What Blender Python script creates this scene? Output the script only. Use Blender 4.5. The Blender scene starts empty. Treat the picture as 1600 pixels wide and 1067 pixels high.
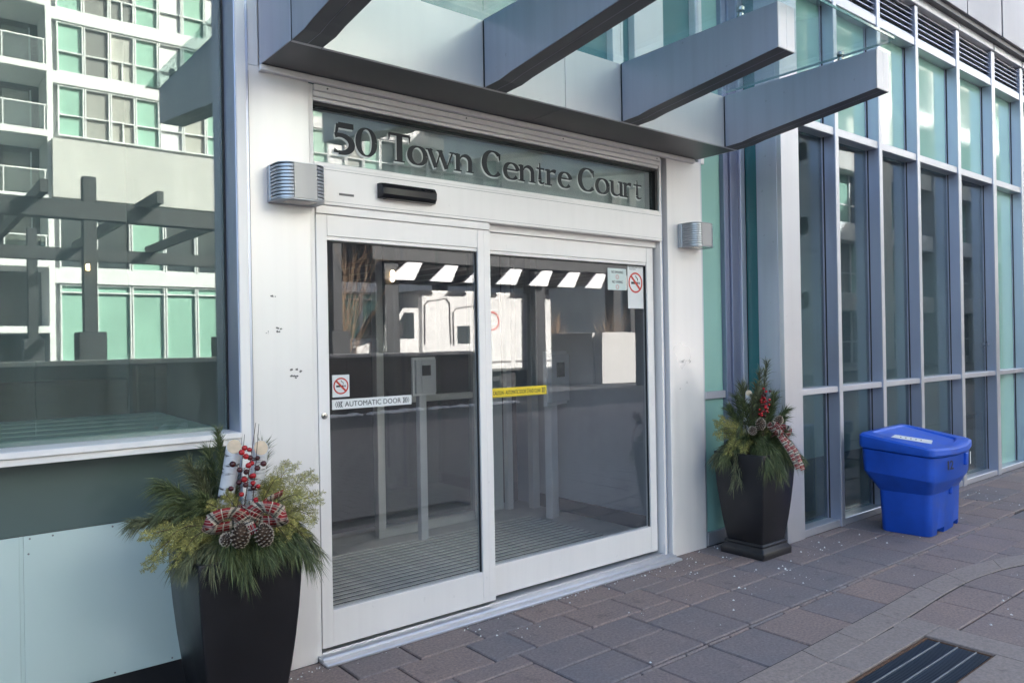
import bpy, bmesh, math, random
from mathutils import Vector, Matrix, noise
random.seed(7)
R_ = math.radians
sc = bpy.context.scene
# ------------------------------------------------------------------ camera
YAW, PITCH, ROLL, FPX = 0.682708937, 0.00170409, -0.0173828742, 1192.58
fw = Vector((math.sin(YAW)*math.cos(PITCH), math.cos(YAW)*math.cos(PITCH), math.sin(PITCH)))
r0 = Vector((math.cos(YAW), -math.sin(YAW), 0)); u0 = r0.cross(fw)
cr, sr = math.cos(ROLL), math.sin(ROLL)
rv = cr*r0 + sr*u0; uv_ = -sr*r0 + cr*u0
cam_d = bpy.data.cameras.new('camera'); cam = bpy.data.objects.new('camera', cam_d)
sc.collection.objects.link(cam)
cam_d.sensor_width = 36; cam_d.lens = FPX/1600*36; cam_d.clip_start = 0.05; cam_d.clip_end = 1500
M = Matrix.Identity(4)
for i in range(3):
    M[i][0], M[i][1], M[i][2] = rv[i], uv_[i], -fw[i]
M[2][3] = 1.55
cam.matrix_world = M
sc.camera = cam
# ------------------------------------------------------------------ light
SUN_EL, SUN_AZ = R_(30), R_(38)           # the sun stands behind the entrance building, towards the right
S = Vector((math.sin(SUN_AZ)*math.cos(SUN_EL), math.cos(SUN_AZ)*math.cos(SUN_EL), math.sin(SUN_EL)))
w = bpy.data.worlds.new('World'); sc.world = w; w.use_nodes = True
nt = w.node_tree; bg = nt.nodes['Background']
sky = nt.nodes.new('ShaderNodeTexSky'); sky.sky_type = 'NISHITA'; sky.sun_disc = False
sky.sun_elevation = SUN_EL; sky.sun_rotation = SUN_AZ; sky.dust_density = 3.6; sky.ozone_density = 0.55
nt.links.new(sky.outputs[0], bg.inputs[0]); bg.inputs[1].default_value = 0.085
sd = bpy.data.lights.new('sun', 'SUN'); sd.energy = 5.0; sd.angle = R_(0.53); sd.color = (1, .94, .865)
so = bpy.data.objects.new('sun', sd); sc.collection.objects.link(so)
so.rotation_euler = (-S).to_track_quat('-Z', 'Y').to_euler(); so.location = S*40
sc.view_settings.view_transform = 'Standard'; sc.view_settings.look = 'None'
sc.view_settings.exposure = 2.96; sc.view_settings.gamma = 1.0
sc.cycles.max_bounces = 9; sc.cycles.diffuse_bounces = 4; sc.cycles.glossy_bounces = 5
sc.cycles.transparent_max_bounces = 20; sc.cycles.transmission_bounces = 4
sc.cycles.sample_clamp_indirect = 6.0; sc.cycles.caustics_reflective = False; sc.cycles.caustics_refractive = False
sc.cycles.use_denoising = True
col = sc.collection
# ------------------------------------------------------------------ materials
class NT:
    def __init__(s, name):
        s.m = bpy.data.materials.new(name); s.m.use_nodes = True
        s.t = s.m.node_tree; s.t.nodes.clear(); s.o = s.n('ShaderNodeOutputMaterial')
    def n(s, t, **k):
        x = s.t.nodes.new(t)
        for a, v in k.items(): setattr(x, a, v)
        return x
    def l(s, a, b): s.t.links.new(a, b)
    def math(s, op, a, b=None, clamp=False):
        x = s.n('ShaderNodeMath', operation=op, use_clamp=clamp)
        for i, v in enumerate((a, b)):
            if v is None: continue
            if isinstance(v, (int, float)): x.inputs[i].default_value = v
            else: s.l(v, x.inputs[i])
        return x.outputs[0]
    def mix(s, f, a, b):
        x = s.n('ShaderNodeMix', data_type='RGBA')
        for i, v in ((0, f), (6, a), (7, b)):
            if isinstance(v, (int, float)): x.inputs[i].default_value = v
            elif isinstance(v, tuple): x.inputs[i].default_value = (*v, 1)
            else: s.l(v, x.inputs[i])
        return x.outputs[2]
    def coord(s, scale=(1, 1, 1), which='Object'):
        c = s.n('ShaderNodeTexCoord'); mp = s.n('ShaderNodeMapping'); mp.inputs['Scale'].default_value = scale
        s.l(c.outputs[which], mp.inputs[0]); return mp.outputs[0]
    def noise(s, vec, scale, detail=4, rough=.55):
        x = s.n('ShaderNodeTexNoise'); x.inputs['Scale'].default_value = scale
        x.inputs['Detail'].default_value = detail; x.inputs['Roughness'].default_value = rough
        s.l(vec, x.inputs['Vector']); return x.outputs['Fac']
    def ramp(s, f, a, b, lo=0., hi=1.):
        x = s.n('ShaderNodeMapRange'); x.clamp = True
        x.inputs[1].default_value = a; x.inputs[2].default_value = b; x.inputs[3].default_value = lo; x.inputs[4].default_value = hi
        s.l(f, x.inputs[0]); return x.outputs[0]
    def bsdf(s, base=None, rough=.5, metal=0., **k):
        b = s.n('ShaderNodeBsdfPrincipled')
        if isinstance(base, tuple): b.inputs['Base Color'].default_value = (*base, 1)
        elif base is not None: s.l(base, b.inputs['Base Color'])
        for nm, v in (('Roughness', rough), ('Metallic', metal)):
            if isinstance(v, (int, float)): b.inputs[nm].default_value = v
            else: s.l(v, b.inputs[nm])
        for nm, v in k.items(): b.inputs[nm.replace('_', ' ')].default_value = v
        s.l(b.outputs[0], s.o.inputs[0]); return b
    def bump(s, b, h, strength=.3, dist=.002):
        x = s.n('ShaderNodeBump'); x.inputs['Strength'].default_value = strength; x.inputs['Distance'].default_value = dist
        s.l(h, x.inputs['Height']); s.l(x.outputs[0], b.inputs['Normal'])
def paint(name, base, rough=.5, metal=0., vary=.12, scale=3., stretch=(1, 1, 1), bump=0., **k):
    t = NT(name); v = t.coord(stretch); n = t.noise(v, scale, 5)
    f = t.ramp(n, .3, .7)
    c = t.mix(f, tuple(x*(1-vary) for x in base), tuple(min(1, x*(1+vary)) for x in base))
    b = t.bsdf(c, t.ramp(n, .3, .7, max(0, rough-.06), min(1, rough+.06)), metal, **k)
    if bump: t.bump(b, t.noise(v, scale*25, 3), bump, .002)
    return t.m
def alu(name, base, rough=.38, metal=.55, dirt=.5):
    """anodised sheet with a faint drawn grain, streaks of grime and small scuffs"""
    t = NT(name); v = t.coord((1, 1, 1)); vs = t.coord((9, 9, .35)); g = t.coord((3, 3, 160))
    st = t.ramp(t.noise(vs, 2.0, 6), .45, .8); bl = t.noise(v, 1.1, 4)
    sc_ = t.ramp(t.noise(t.coord((1, 1, 1)), 26, 2, .4), .74, .78)
    c = t.mix(t.math('MULTIPLY', st, .38*dirt), base, tuple(x*.62 for x in base))
    c = t.mix(t.math('MULTIPLY', t.ramp(bl, .35, .7), .12), c, tuple(min(1, x*1.12) for x in base))
    c = t.mix(t.math('MULTIPLY', sc_, .35*dirt), c, tuple(x*.35 for x in base))
    b = t.bsdf(c, t.ramp(bl, .3, .7, rough-.07, rough+.09), metal)
    t.bump(b, t.noise(g, 1, 2), .05, .0006)
    return t.m
def glass(name, tint, base, gain, rough=0., refl=(1, 1, 1), wav=0., dust=0., dcol=(.6, .62, .6)):
    t = NT(name); ge = t.n('ShaderNodeNewGeometry')
    d = t.n('ShaderNodeVectorMath', operation='DOT_PRODUCT')
    t.l(ge.outputs['Normal'], d.inputs[0]); t.l(ge.outputs['Incoming'], d.inputs[1])
    a = t.math('SUBTRACT', 1., t.math('ABSOLUTE', d.outputs['Value']), True)
    f = t.math('ADD', t.math('MULTIPLY', t.math('POWER', a, 4.5), gain), base, True)
    tr = t.n('ShaderNodeBsdfTransparent'); tr.inputs[0].default_value = (*tint, 1)
    gl = t.n('ShaderNodeBsdfGlossy'); gl.inputs['Color'].default_value = (*refl, 1); gl.inputs['Roughness'].default_value = rough
    if wav:
        bp = t.n('ShaderNodeBump'); bp.inputs['Strength'].default_value = wav; bp.inputs['Distance'].default_value = .01
        t.l(t.noise(t.coord((1, 1, .7)), 1.6, 1, .3), bp.inputs['Height']); t.l(bp.outputs[0], gl.inputs['Normal'])
    mx = t.n('ShaderNodeMixShader'); t.l(f, mx.inputs[0]); t.l(tr.outputs[0], mx.inputs[1]); t.l(gl.outputs[0], mx.inputs[2])
    out = mx.outputs[0]
    if dust:                                  # thin film of street dust and dried drips on the pane
        df = t.n('ShaderNodeBsdfDiffuse'); df.inputs[0].default_value = (*dcol, 1); m2 = t.n('ShaderNodeMixShader')
        n1 = t.noise(t.coord((5, 5, .6)), 3., 5, .65); n2 = t.noise(t.coord((1, 1, 1)), 1.3, 4)
        n3 = t.ramp(t.noise(t.coord((1, 1, 1)), 120, 1), .72, .76)
        f2 = t.math('ADD', t.math('MULTIPLY', t.math('ADD', t.ramp(n1, .3, .75, .5, 1.3), t.ramp(n2, .3, .7, 0, .5)), dust), t.math('MULTIPLY', n3, dust*1.5), True)
        t.l(f2, m2.inputs[0]); t.l(out, m2.inputs[1]); t.l(df.outputs[0], m2.inputs[2]); out = m2.outputs[0]
    t.l(out, t.o.inputs[0]); return t.m
def emis(name, c, s):
    t = NT(name); b = t.bsdf((.8, .8, .8), .4); b.inputs['Emission Color'].default_value = (*c, 1); b.inputs['Emission Strength'].default_value = s
    return t.m
def paver_mat(name, a, b_, c_, rnd=True):
    t = NT(name); v = t.coord(); oi = t.n('ShaderNodeObjectInfo')
    co = t.n('ShaderNodeVectorMath', operation='ADD'); t.l(v, co.inputs[0]); t.l(oi.outputs['Location'], co.inputs[1]); v = co.outputs[0]
    n1 = t.noise(v, 2.2, 5, .6); n2 = t.noise(v, 70, 4, .7); n3 = t.noise(v, 11, 6, .7)
    f = t.math('ADD', t.math('MULTIPLY', oi.outputs['Random'], .75 if rnd else 0.), t.math('MULTIPLY', t.ramp(n1, .3, .7), .35))
    c = t.mix(f, a, b_)
    c = t.mix(t.ramp(n2, .35, .7, 0, .8), c, c_)
    c = t.mix(t.ramp(n3, .60, .80, 0, .5), c, (.38, .355, .35))       # dried road-salt film
    c = t.mix(t.ramp(t.noise(v, 5, 4, .7), .60, .72, 0, .45), c, (.05, .045, .045))
    b = t.bsdf(c, t.ramp(n1, .2, .8, .62, .85)); t.bump(b, n2, .55, .003); return t.m
m_alu = alu('aluminium_frame', (.86, .82, .80), .42, .15, .3)
m_col = alu('column_cladding', (.86, .82, .80), .32, .25, .3)
m_silver = alu('silver_mullion', (.60, .60, .635), .36, .7, .35)
m_bluesil = alu('mullion_side', (.54, .565, .70), .34, .75, .3)  # silver for side faces, with the sky's blue reflection put into the base colour
m_beam = alu('canopy_beam_cladding', (.50, .515, .60), .36, .5, .8)
m_fascia = alu('canopy_fascia_cladding', (.74, .71, .70), .36, .25, .2)
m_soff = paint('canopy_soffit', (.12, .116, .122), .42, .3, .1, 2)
m_clad = alu('upper_cladding', (.36, .345, .36), .4, .5, .3)
m_baymul = alu('bay_mullion_metal', (.24, .26, .36), .4, .6, .3)
m_dark = paint('dark_gasket', (.012, .012, .014), .5)
m_black = paint('black_plastic', (.012, .012, .014), .28)
m_lamp = paint('lamp_metal', (.40, .42, .46), .33, .7, .08)
m_lampf = paint('lamp_front_metal', (.36, .355, .36), .45, .5, .06)
m_lens = glass('lamp_lens', (.8, .8, .8), .12, .8)
g_win = glass('window_glass', (.74, .82, .78), .10, .4, 0, (.93, 1, .97), .04, .075, (.50, .60, .58))
g_door = glass('door_glass', (.94, .955, .96), .095, .62, 0, (.97, .98, 1), .10, .018, (.60, .60, .66))
g_sign = glass('sign_glass', (.92, .95, .94), .06, .5, 0, (1, 1, 1), .03, .03)
g_cur = glass('curtain_glass', (.62, .72, .74), .055, .6, 0, (.92, .97, 1), .03, .03, (.5, .58, .62))
g_can = glass('canopy_glass', (.86, .945, .935), .11, .7, 0, (1, 1, 1), 0, .02, (.6, .66, .64))
def spandrel(name, base, rough, refl=.5):
    t = NT(name); v = t.coord(); n = t.noise(v, .8, 3)
    c = t.mix(t.ramp(n, .3, .7), tuple(x*.9 for x in base), tuple(x*1.1 for x in base))
    b = t.bsdf(c, rough, 0, Coat_Weight=.7, Coat_Roughness=rough*.6, Coat_IOR=1.33); return t.m
m_green = spandrel('green_spandrel_glass', (.30, .52, .44), .06)
m_teal = spandrel('teal_back_painted_glass', (.035, .17, .17), .08)
m_dkgreen = spandrel('dark_green_spandrel', (.10, .135, .125), .16)
m_metpanel = paint('pale_metal_panel', (.70, .84, .79), .16, .3, .02, .5)
m_plant = paint('planter_resin', (.0105, .0095, .011), .38, 0, .3, 4, bump=.15)
m_soil = paint('soil', (.03, .02, .014), .95, 0, .4, 40, bump=1)
m_mortar = paint('joint_sand', (.03, .027, .026), .95, 0, .4, 30, bump=.6)
m_paver = paver_mat('paver_concrete', (.375, .255, .210), (.215, .193, .205), (.125, .105, .102))
m_paver2 = paver_mat('paver_concrete_far', (.26, .20, .185), (.21, .185, .18), (.135, .115, .11), False)
m_border = paver_mat('border_concrete', (.36, .285, .250), (.32, .262, .235), (.18, .150, .138), True)
m_grate = paint('galvanised_grate', (.07, .09, .12), .45, .6, .2, 20)
m_grate2 = paint('grate_rail', (.26, .28, .30), .45, .7, .2, 20)
m_rust = paint('rusty_frame', (.11, .055, .03), .8, .1, .5, 40, bump=.5)
m_salt = paint('rock_salt', (.82, .82, .80), .4, 0, .1, 90)
def poly_blue(name, base):
    t = NT(name); v = t.coord(); n = t.noise(v, 5, 4); sc1 = t.noise(t.coord((4, 4, 22)), 6, 5, .7); sc2 = t.noise(t.coord((26, 26, 3)), 5, 4, .7)
    c = t.mix(t.ramp(n, .3, .7), tuple(x*.85 for x in base), tuple(min(1, x*1.15) for x in base))
    c = t.mix(t.ramp(sc1, .64, .76, 0, .35), c, (.16, .22, .46)); c = t.mix(t.ramp(sc2, .66, .78, 0, .3), c, (.20, .25, .45))
    c = t.mix(t.ramp(t.noise(v, 18, 5, .75), .62, .75, 0, .4), c, (.03, .04, .09))
    b = t.bsdf(c, t.ramp(n, .3, .7, .34, .52), 0, Specular_IOR_Level=.45); t.bump(b, t.noise(v, 140, 2), .12, .001); return t.m
m_blue = poly_blue('blue_polyethylene', (.010, .078, .47)); m_bluel = poly_blue('blue_polyethylene_lid', (.014, .095, .53))
m_white = paint('white_vinyl', (.74, .74, .73), .45, 0, .04, 9)
m_red = paint('red_print', (.55, .045, .03), .45, 0, .05)
m_yellow = paint('yellow_vinyl', (.78, .58, .03), .4, 0, .05)
m_ink = paint('black_ink', (.02, .02, .022), .4)
m_letter = paint('dark_vinyl_letters', (.02, .024, .03), .6)
m_letsh = paint('pale_letter_edge', (.62, .66, .65), .4)
m_greyl = paint('grey_label', (.16, .15, .15), .45)
# ------------------------------------------------------------------ mesh helpers
ORG = {}
class MB:
    def __init__(s): s.v = []; s.f = []; s.uv = {}; s.sm = []
    def box(s, x0, x1, y0, y1, z0, z1, c=0.):
        if x1 < x0: x0, x1 = x1, x0
        if y1 < y0: y0, y1 = y1, y0
        if z1 < z0: z0, z1 = z1, z0
        b = len(s.v)
        if c <= 0:
            s.v += [(x, y, z) for x in (x0, x1) for y in (y0, y1) for z in (z0, z1)]
            s.f += [tuple(b+i for i in q) for q in ((0, 1, 3, 2), (4, 6, 7, 5), (0, 4, 5, 1), (2, 3, 7, 6), (0, 2, 6, 4), (1, 5, 7, 3))]
            return s
        c = min(c, (x1-x0)*.45, (y1-y0)*.45, (z1-z0)*.45)
        lo = (x0, y0, z0); hi = (x1, y1, z1); idx = {}
        for sx in (0, 1):
            for sy in (0, 1):
                for sz in (0, 1):
                    cs = (sx, sy, sz)
                    for ax in range(3):
                        p = [(hi if cs[k] else lo)[k] + (0 if k == ax else (-c if cs[k] else c)) for k in range(3)]
                        idx[cs, ax] = len(s.v); s.v.append(tuple(p))
        def q(a): s.f.append(tuple(a))
        for ax in range(3):
            o = [k for k in range(3) if k != ax]
            for sg in (0, 1):
                ring = []
                for a, b2 in ((0, 0), (1, 0), (1, 1), (0, 1)):
                    cs = [0]*3; cs[ax] = sg; cs[o[0]] = a; cs[o[1]] = b2; ring.append(idx[tuple(cs), ax])
                flip = (sg == 1) == (ax == 1)
                q(ring[::-1] if flip else ring)
        for ax in range(3):
            o = [k for k in range(3) if k != ax]
            for a in (0, 1):
                for b2 in (0, 1):
                    c0 = [0]*3; c1 = [0]*3; c1[ax] = 1
                    for cc in (c0, c1): cc[o[0]] = a; cc[o[1]] = b2
                    q([idx[tuple(c0), o[0]], idx[tuple(c0), o[1]], idx[tuple(c1), o[1]], idx[tuple(c1), o[0]]])
        for cs in [(a, b2, d) for a in (0, 1) for b2 in (0, 1) for d in (0, 1)]:
            q([idx[cs, 0], idx[cs, 1], idx[cs, 2]])
        return s
    def prism(s, poly, ax, a0, a1):
        """extrude a 2-D polygon along axis ax (0,1,2)"""
        b = len(s.v); n = len(poly)
        def p3(p, a):
            p = list(p); p.insert(ax, a); return tuple(p)
        s.v += [p3(p, a0) for p in poly] + [p3(p, a1) for p in poly]
        s.f.append(tuple(b+i for i in range(n))[::-1]); s.f.append(tuple(b+n+i for i in range(n)))
        for i in range(n):
            j = (i+1) % n; s.f.append((b+i, b+j, b+n+j, b+n+i))
        return s
    def loft(s, rings, cap0=True, cap1=True, closed=True):
        b = len(s.v); n = len(rings[0])
        for r in rings: s.v += [tuple(p) for p in r]
        for k in range(len(rings)-1):
            for i in range(n if closed else n-1):
                j = (i+1) % n; s.f.append((b+k*n+i, b+k*n+j, b+(k+1)*n+j, b+(k+1)*n+i))
        if cap0: s.f.append(tuple(b+i for i in range(n))[::-1])
        if cap1: s.f.append(tuple(b+(len(rings)-1)*n+i for i in range(n)))
        return s
    def tube(s, pts, rad, n=6, cap=True):
        pts = [Vector(p) for p in pts]; rings = []
        for i, p in enumerate(pts):
            d = (pts[min(i+1, len(pts)-1)]-pts[max(i-1, 0)]).normalized()
            a = d.orthogonal().normalized() if i == 0 else (a - d*a.dot(d)).normalized()
            b = d.cross(a); r = rad[i] if isinstance(rad, (list, tuple)) else rad
            rings.append([p + (a*math.cos(t)+b*math.sin(t))*r for t in (2*math.pi*k/n for k in range(n))])
        return s.loft(rings, cap, cap)
    def ball(s, c, r, n=8, m=5, sq=(1, 1, 1)):
        b = len(s.v); c = Vector(c)
        s.v.append(tuple(c+Vector((0, 0, -r*sq[2]))))
        for i in range(1, m):
            t = -math.pi/2+math.pi*i/m
            for k in range(n):
                a = 2*math.pi*k/n
                s.v.append((c.x+r*sq[0]*math.cos(t)*math.cos(a), c.y+r*sq[1]*math.cos(t)*math.sin(a), c.z+r*sq[2]*math.sin(t)))
        s.v.append(tuple(c+Vector((0, 0, r*sq[2])))); top = len(s.v)-1
        for k in range(n):
            j = (k+1) % n
            s.f.append((b, b+1+j, b+1+k)); s.f.append((top, top-n+k, top-n+j))
            for i in range(m-2):
                q = b+1+i*n; s.f.append((q+k, q+j, q+n+j, q+n+k))
        return s
    def quad(s, *p, uv=None):
        b = len(s.v); s.v += [tuple(x) for x in p]; s.f.append(tuple(range(b, b+len(p))))
        if uv: s.uv[len(s.f)-1] = uv
        return s
    def mesh(s, name, mat, org=(0, 0, 0), smooth=False):
        me = bpy.data.meshes.new(name)
        me.from_pydata([(a-org[0], b-org[1], c-org[2]) for a, b, c in s.v], [], s.f)
        me.materials.append(mat)
        if s.uv:
            ul = me.uv_layers.new(name='UVMap')
            for i, p in enumerate(me.polygons):
                u = s.uv.get(i)
                if u:
                    for k, li in enumerate(p.loop_indices): ul.data[li].uv = u[k]
        bm = bmesh.new(); bm.from_mesh(me); bmesh.ops.recalc_face_normals(bm, faces=bm.faces); bm.to_mesh(me); bm.free()
        if smooth:
            for p in me.polygons: p.use_smooth = True
            if smooth is not True: me.set_sharp_from_angle(angle=R_(smooth))
        return me
    def build(s, name, mat, parent=None, smooth=False, label=None, local=False):
        org = (0, 0, 0) if (parent is None or local) else ORG.get(parent.name, (0, 0, 0))
        o = bpy.data.objects.new(name, s.mesh(name, mat, org, smooth)); col.objects.link(o)
        if parent is not None:
            o.parent = parent; ORG[o.name] = ORG.get(parent.name, (0, 0, 0))
        if label: o['label'] = label
        return o
def thing(name, label, cat, loc=(0, 0, 0), rz=0., group=None):
    o = bpy.data.objects.new(name, None); col.objects.link(o); o.location = loc; o.rotation_euler = (0, 0, rz)
    o.empty_display_size = .2
    o['label'] = label; o['category'] = cat
    if group: o['group'] = group
    ORG[o.name] = tuple(loc); return o
def tag(o, label, cat, group=None):
    o['label'] = label; o['category'] = cat
    if group: o['group'] = group
    return o
def struct(name, mb, mat, label, smooth=False):
    o = mb.build(name, mat, None, smooth); o['kind'] = 'structure'; o['label'] = label; return o
def bx(name, mat, parent, x0, x1, y0, y1, z0, z1, c=.002, **k):
    return MB().box(x0, x1, y0, y1, z0, z1, c).build(name, mat, parent, **k)
def inst(me, name, parent, loc, rot=(0, 0, 0), scl=(1, 1, 1)):
    o = bpy.data.objects.new(name, me); col.objects.link(o); o.parent = parent
    og = ORG.get(parent.name, (0, 0, 0)) if parent else (0, 0, 0)
    o.location = (loc[0]-og[0], loc[1]-og[1], loc[2]-og[2]); o.rotation_euler = rot; o.scale = scl
    ORG[o.name] = tuple(loc); return o
def ring_band(cx, cz, rx, rz, w, n, y0, y1, a0=0., a1=2*math.pi, wf=None):
    """a ring (or arc) in the XZ plane with a width that may change along it"""
    mb = MB(); full = abs(a1-a0-2*math.pi) < 1e-6; out = []; inn = []
    m = n if full else n+1
    for i in range(m):
        t = a0+(a1-a0)*i/n; ww = w if wf is None else wf(t)
        c, s_ = math.cos(t), math.sin(t)
        out.append((cx+(rx)*c, cz+(rz)*s_)); inn.append((cx+(rx-ww)*c, cz+(rz-ww)*s_))
    rings = []
    for i in range(m):
        rings.append([(out[i][0], y0, out[i][1]), (inn[i][0], y0, inn[i][1]), (inn[i][0], y1, inn[i][1]), (out[i][0], y1, out[i][1])])
    if full: rings.append(rings[0])
    return mb.loft(rings, not full, not full)
def text_mesh(name, body, size, mat, parent, x, y, z, width=None, height=None, depth=.0008, rx=R_(90), rz=0., label=None, bold=0.):
    """flat sans lettering facing -Y; x,z is the lower left corner"""
    cu = bpy.data.curves.new(name, 'FONT'); cu.body = body; cu.size = size; cu.extrude = depth/2; cu.resolution_u = 3; cu.offset = bold
    tmp = bpy.data.objects.new(name+'_tmp', cu); col.objects.link(tmp)
    dg = bpy.context.evaluated_depsgraph_get(); me = bpy.data.meshes.new_from_object(tmp.evaluated_get(dg))
    bpy.data.objects.remove(tmp); bpy.data.curves.remove(cu)
    xs = [v.co.x for v in me.vertices]; ys = [v.co.y for v in me.vertices]
    sx = width/(max(xs)-min(xs)) if width else 1.; sy = height/(max(ys)-min(ys)) if height else sx
    mx, my = min(xs), min(ys)
    for v in me.vertices: v.co.x = (v.co.x-mx)*sx; v.co.y = (v.co.y-my)*sy
    me.materials.clear(); me.materials.append(mat)
    return inst(me, name, parent, (x, y, z), (rx, 0, rz))
# ================================================================== GROUND
struct('ground', MB().box(-150, 220, -220, 150, -.6, -.03), m_mortar, 'dark sand and asphalt ground under the paving')
m_asph = paint('asphalt', (.05, .05, .053), .85, 0, .3, 25, bump=.6)
road = struct('road', MB().box(-100, 160, -12.9, -6.0, -.03, -.012), m_asph, 'asphalt drive seen in the door glass')
pav = thing('pavement', 'grey and mauve concrete pavers laid in mixed sizes before the entrance', 'pavement', (3, 2.5, 0)); pav['kind'] = 'structure'
del pav['category']
PM = {}
def paver(x0, x1, y0, y1, par=pav, m=None, z=0., nm='paver'):
    m = m or m_paver
    gap = .0095; sx, sy = round(x1-x0-gap, 3), round(y1-y0-gap, 3)
    if sx < .012 or sy < .012: return
    key = (sx, sy, m.name)
    if key not in PM:
        PM[key] = MB().box(-sx/2, sx/2, -sy/2, sy/2, -.025, 0, .0055).mesh('paver', m)
    return inst(PM[key], nm, par, ((x0+x1)/2, (y0+y1)/2, z+random.uniform(-.0018, .0012)),
                (random.uniform(-.004, .004), random.uniform(-.004, .004), random.uniform(-.003, .003)))
# first course along the wall
x = 1.0
while x < 5.2:
    wd = random.choice((.40, .40, .27, .34)); paver(x, x+wd, 3.223, 3.53); x += wd
# mixed-size field, module 0.134 m
mod = .1338; ny = 6; X0 = .8; nx = 86
occ = [[False]*ny for _ in range(nx)]
sizes = [(3, 2), (2, 2), (3, 2), (2, 2), (2, 1), (3, 1), (2, 2), (3, 3), (2, 2), (3, 2)]
def fill(occ, nx, ny, X0, Y0, mod, put):
    for i in range(nx):
        for j in range(ny):
            if occ[i][j]: continue
            ss = sizes[:]; random.shuffle(ss)
            ss.sort(key=lambda q: -(q[0]*q[1]) + random.uniform(0, 7))
            for a, b in ss + [(2, 1), (1, 1)]:
                if i+a <= nx and j+b <= ny and not any(occ[i+p][j+q] for p in range(a) for q in range(b)):
                    for p in range(a):
                        for q in range(b): occ[i+p][j+q] = True
                    put(X0+i*mod, X0+(i+a)*mod, Y0+j*mod, Y0+(j+b)*mod); break
def put_main(a, b, c, d):
    if a > 5.18 and d > 3.18: d = 3.18
    if d-c > .03: paver(a, b, c, d)
fill(occ, nx, ny, X0, 2.420, mod, put_main)
# narrow strip of cut slivers
x = 1.2
while x < 7.4:
    wd = random.choice((.14, .22, .33, .18)); paver(x, x+wd, 2.392, 2.420, z=-.002); x += wd
# large course beside the border
x = 1.6
while x < 9.5:
    wd = random.choice((.38, .44, .40)); paver(x, x+wd, 2.04, 2.392); x += wd
# field beyond the border
occ = [[False]*9 for _ in range(30)]
sizes = [(3, 2), (2, 2), (3, 3), (2, 1), (2, 2)]
def put_b(a, b, c, d):
    paver(a, b, c, d)
fill(occ, 30, 9, 4.33, .85, .1338, put_b)
x = 9.6
far = MB()
for i in range(150):
    for j in range(60):
        x0, y0 = -14+i*.27+(.135 if j % 2 else 0), -5.95+j*.2
        cx_, cy_ = x0+.13, y0+.1
        if cy_ > .86 and 0.8 < cx_: continue
        if cy_ > 3.1: continue
        far.box(x0+.004, x0+.266, y0+.004, y0+.196, -.03, -.004, 0)
for i in range(40):                         # paving further along the wing
    for j in range(5):
        x0, y0 = 9.55+i*.27, .9+j*.3
        far.box(x0+.004, x0+.266, y0+.004, y0+.296, -.03, -.006, 0)
fo = far.build('far_paver', m_paver2, pav); fo['kind'] = 'stuff'
# curved border of long stones
def bez(p, n):
    out = []
    for i in range(len(p)-1):
        p0 = Vector(p[max(i-1, 0)]); p1 = Vector(p[i]); p2 = Vector(p[i+1]); p3 = Vector(p[min(i+2, len(p)-1)])
        for k in range(n):
            t = k/n
            out.append(.5*((2*p1)+(-p0+p2)*t+(2*p0-5*p1+4*p2-p3)*t*t+(-p0+3*p1-3*p2+p3)*t**3))
    out.append(Vector(p[-1])); return out
bo = bez([(1.0, 2.045), (2.0, 2.045), (3.165, 2.042), (3.724, 2.05), (4.374, 2.066), (5.017, 2.088), (5.555, 2.065), (6.144, 1.907), (6.7, 1.60), (7.1, 1.15)], 6)
bi = bez([(1.0, 1.89), (2.0, 1.89), (3.115, 1.89), (3.70, 1.888), (4.346, 1.905), (4.95, 1.932), (5.42, 1.915), (5.904, 1.815), (6.42, 1.53), (6.8, 1.08)], 6)
jm = MB()
for k in range(len(bo)-1):
    a, b = bo[k], bo[k+1]; c, d = bi[k+1], bi[k]
    e = .007
    na = (bo[k]-bi[k]).normalized()*e; nb = (bo[k+1]-bi[k+1]).normalized()*e
    jm.prism([tuple(a+na), tuple(b+nb), tuple(c-nb), tuple(d-na)], 2, -.02, .0016)
jo = jm.build('border_joint', m_mortar, pav); jo['kind'] = 'stuff'
k = 0
while k < len(bo)-1:
    e = min(k+random.choice((5, 6, 4)), len(bo)-1)
    top = [bo[i].copy() for i in range(k, e+1)]; bot = [bi[i].copy() for i in range(e, k-1, -1)]
    t0 = (top[1]-top[0]).normalized()*.003; top[0] += t0; bot[-1] += t0
    t1 = (top[-1]-top[-2]).normalized()*.003; top[-1] -= t1; bot[0] -= t1
    mb = MB(); poly = [tuple(p) for p in top+bot]
    cx_ = sum(p[0] for p in poly)/len(poly); cy_ = sum(p[1] for p in poly)/len(poly)
    n_ = len(poly); ctr = Vector((cx_, cy_))
    low = [(p[0], p[1], -.02) for p in poly]; mid = [(p[0], p[1], .0035) for p in poly]
    nt_ = len(top); topr = []
    for i, p in enumerate(poly):
        j = i if i < nt_ else n_-1-i
        d = (Vector(poly[j])-Vector(poly[n_-1-j])).normalized()*(.004 if i < nt_ else -.004)
        topr.append((p[0]-d.x, p[1]-d.y, .0062))
    mb.loft([low, mid, topr]); mb.build('border_stone', m_border, pav)
    k = e
# slab round the drain
for a in ((2.6, 3.45, 1.735, 1.889), (3.455, 4.127, 1.735, 1.889), (4.129, 4.327, 1.735, 1.90), (4.129, 4.327, 1.16, 1.732), (2.6, 4.125, 1.16, 1.405)):
    bx('border_slab', m_border, pav, *a[:2], *a[2:], -.02, .0045, .003)
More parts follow.
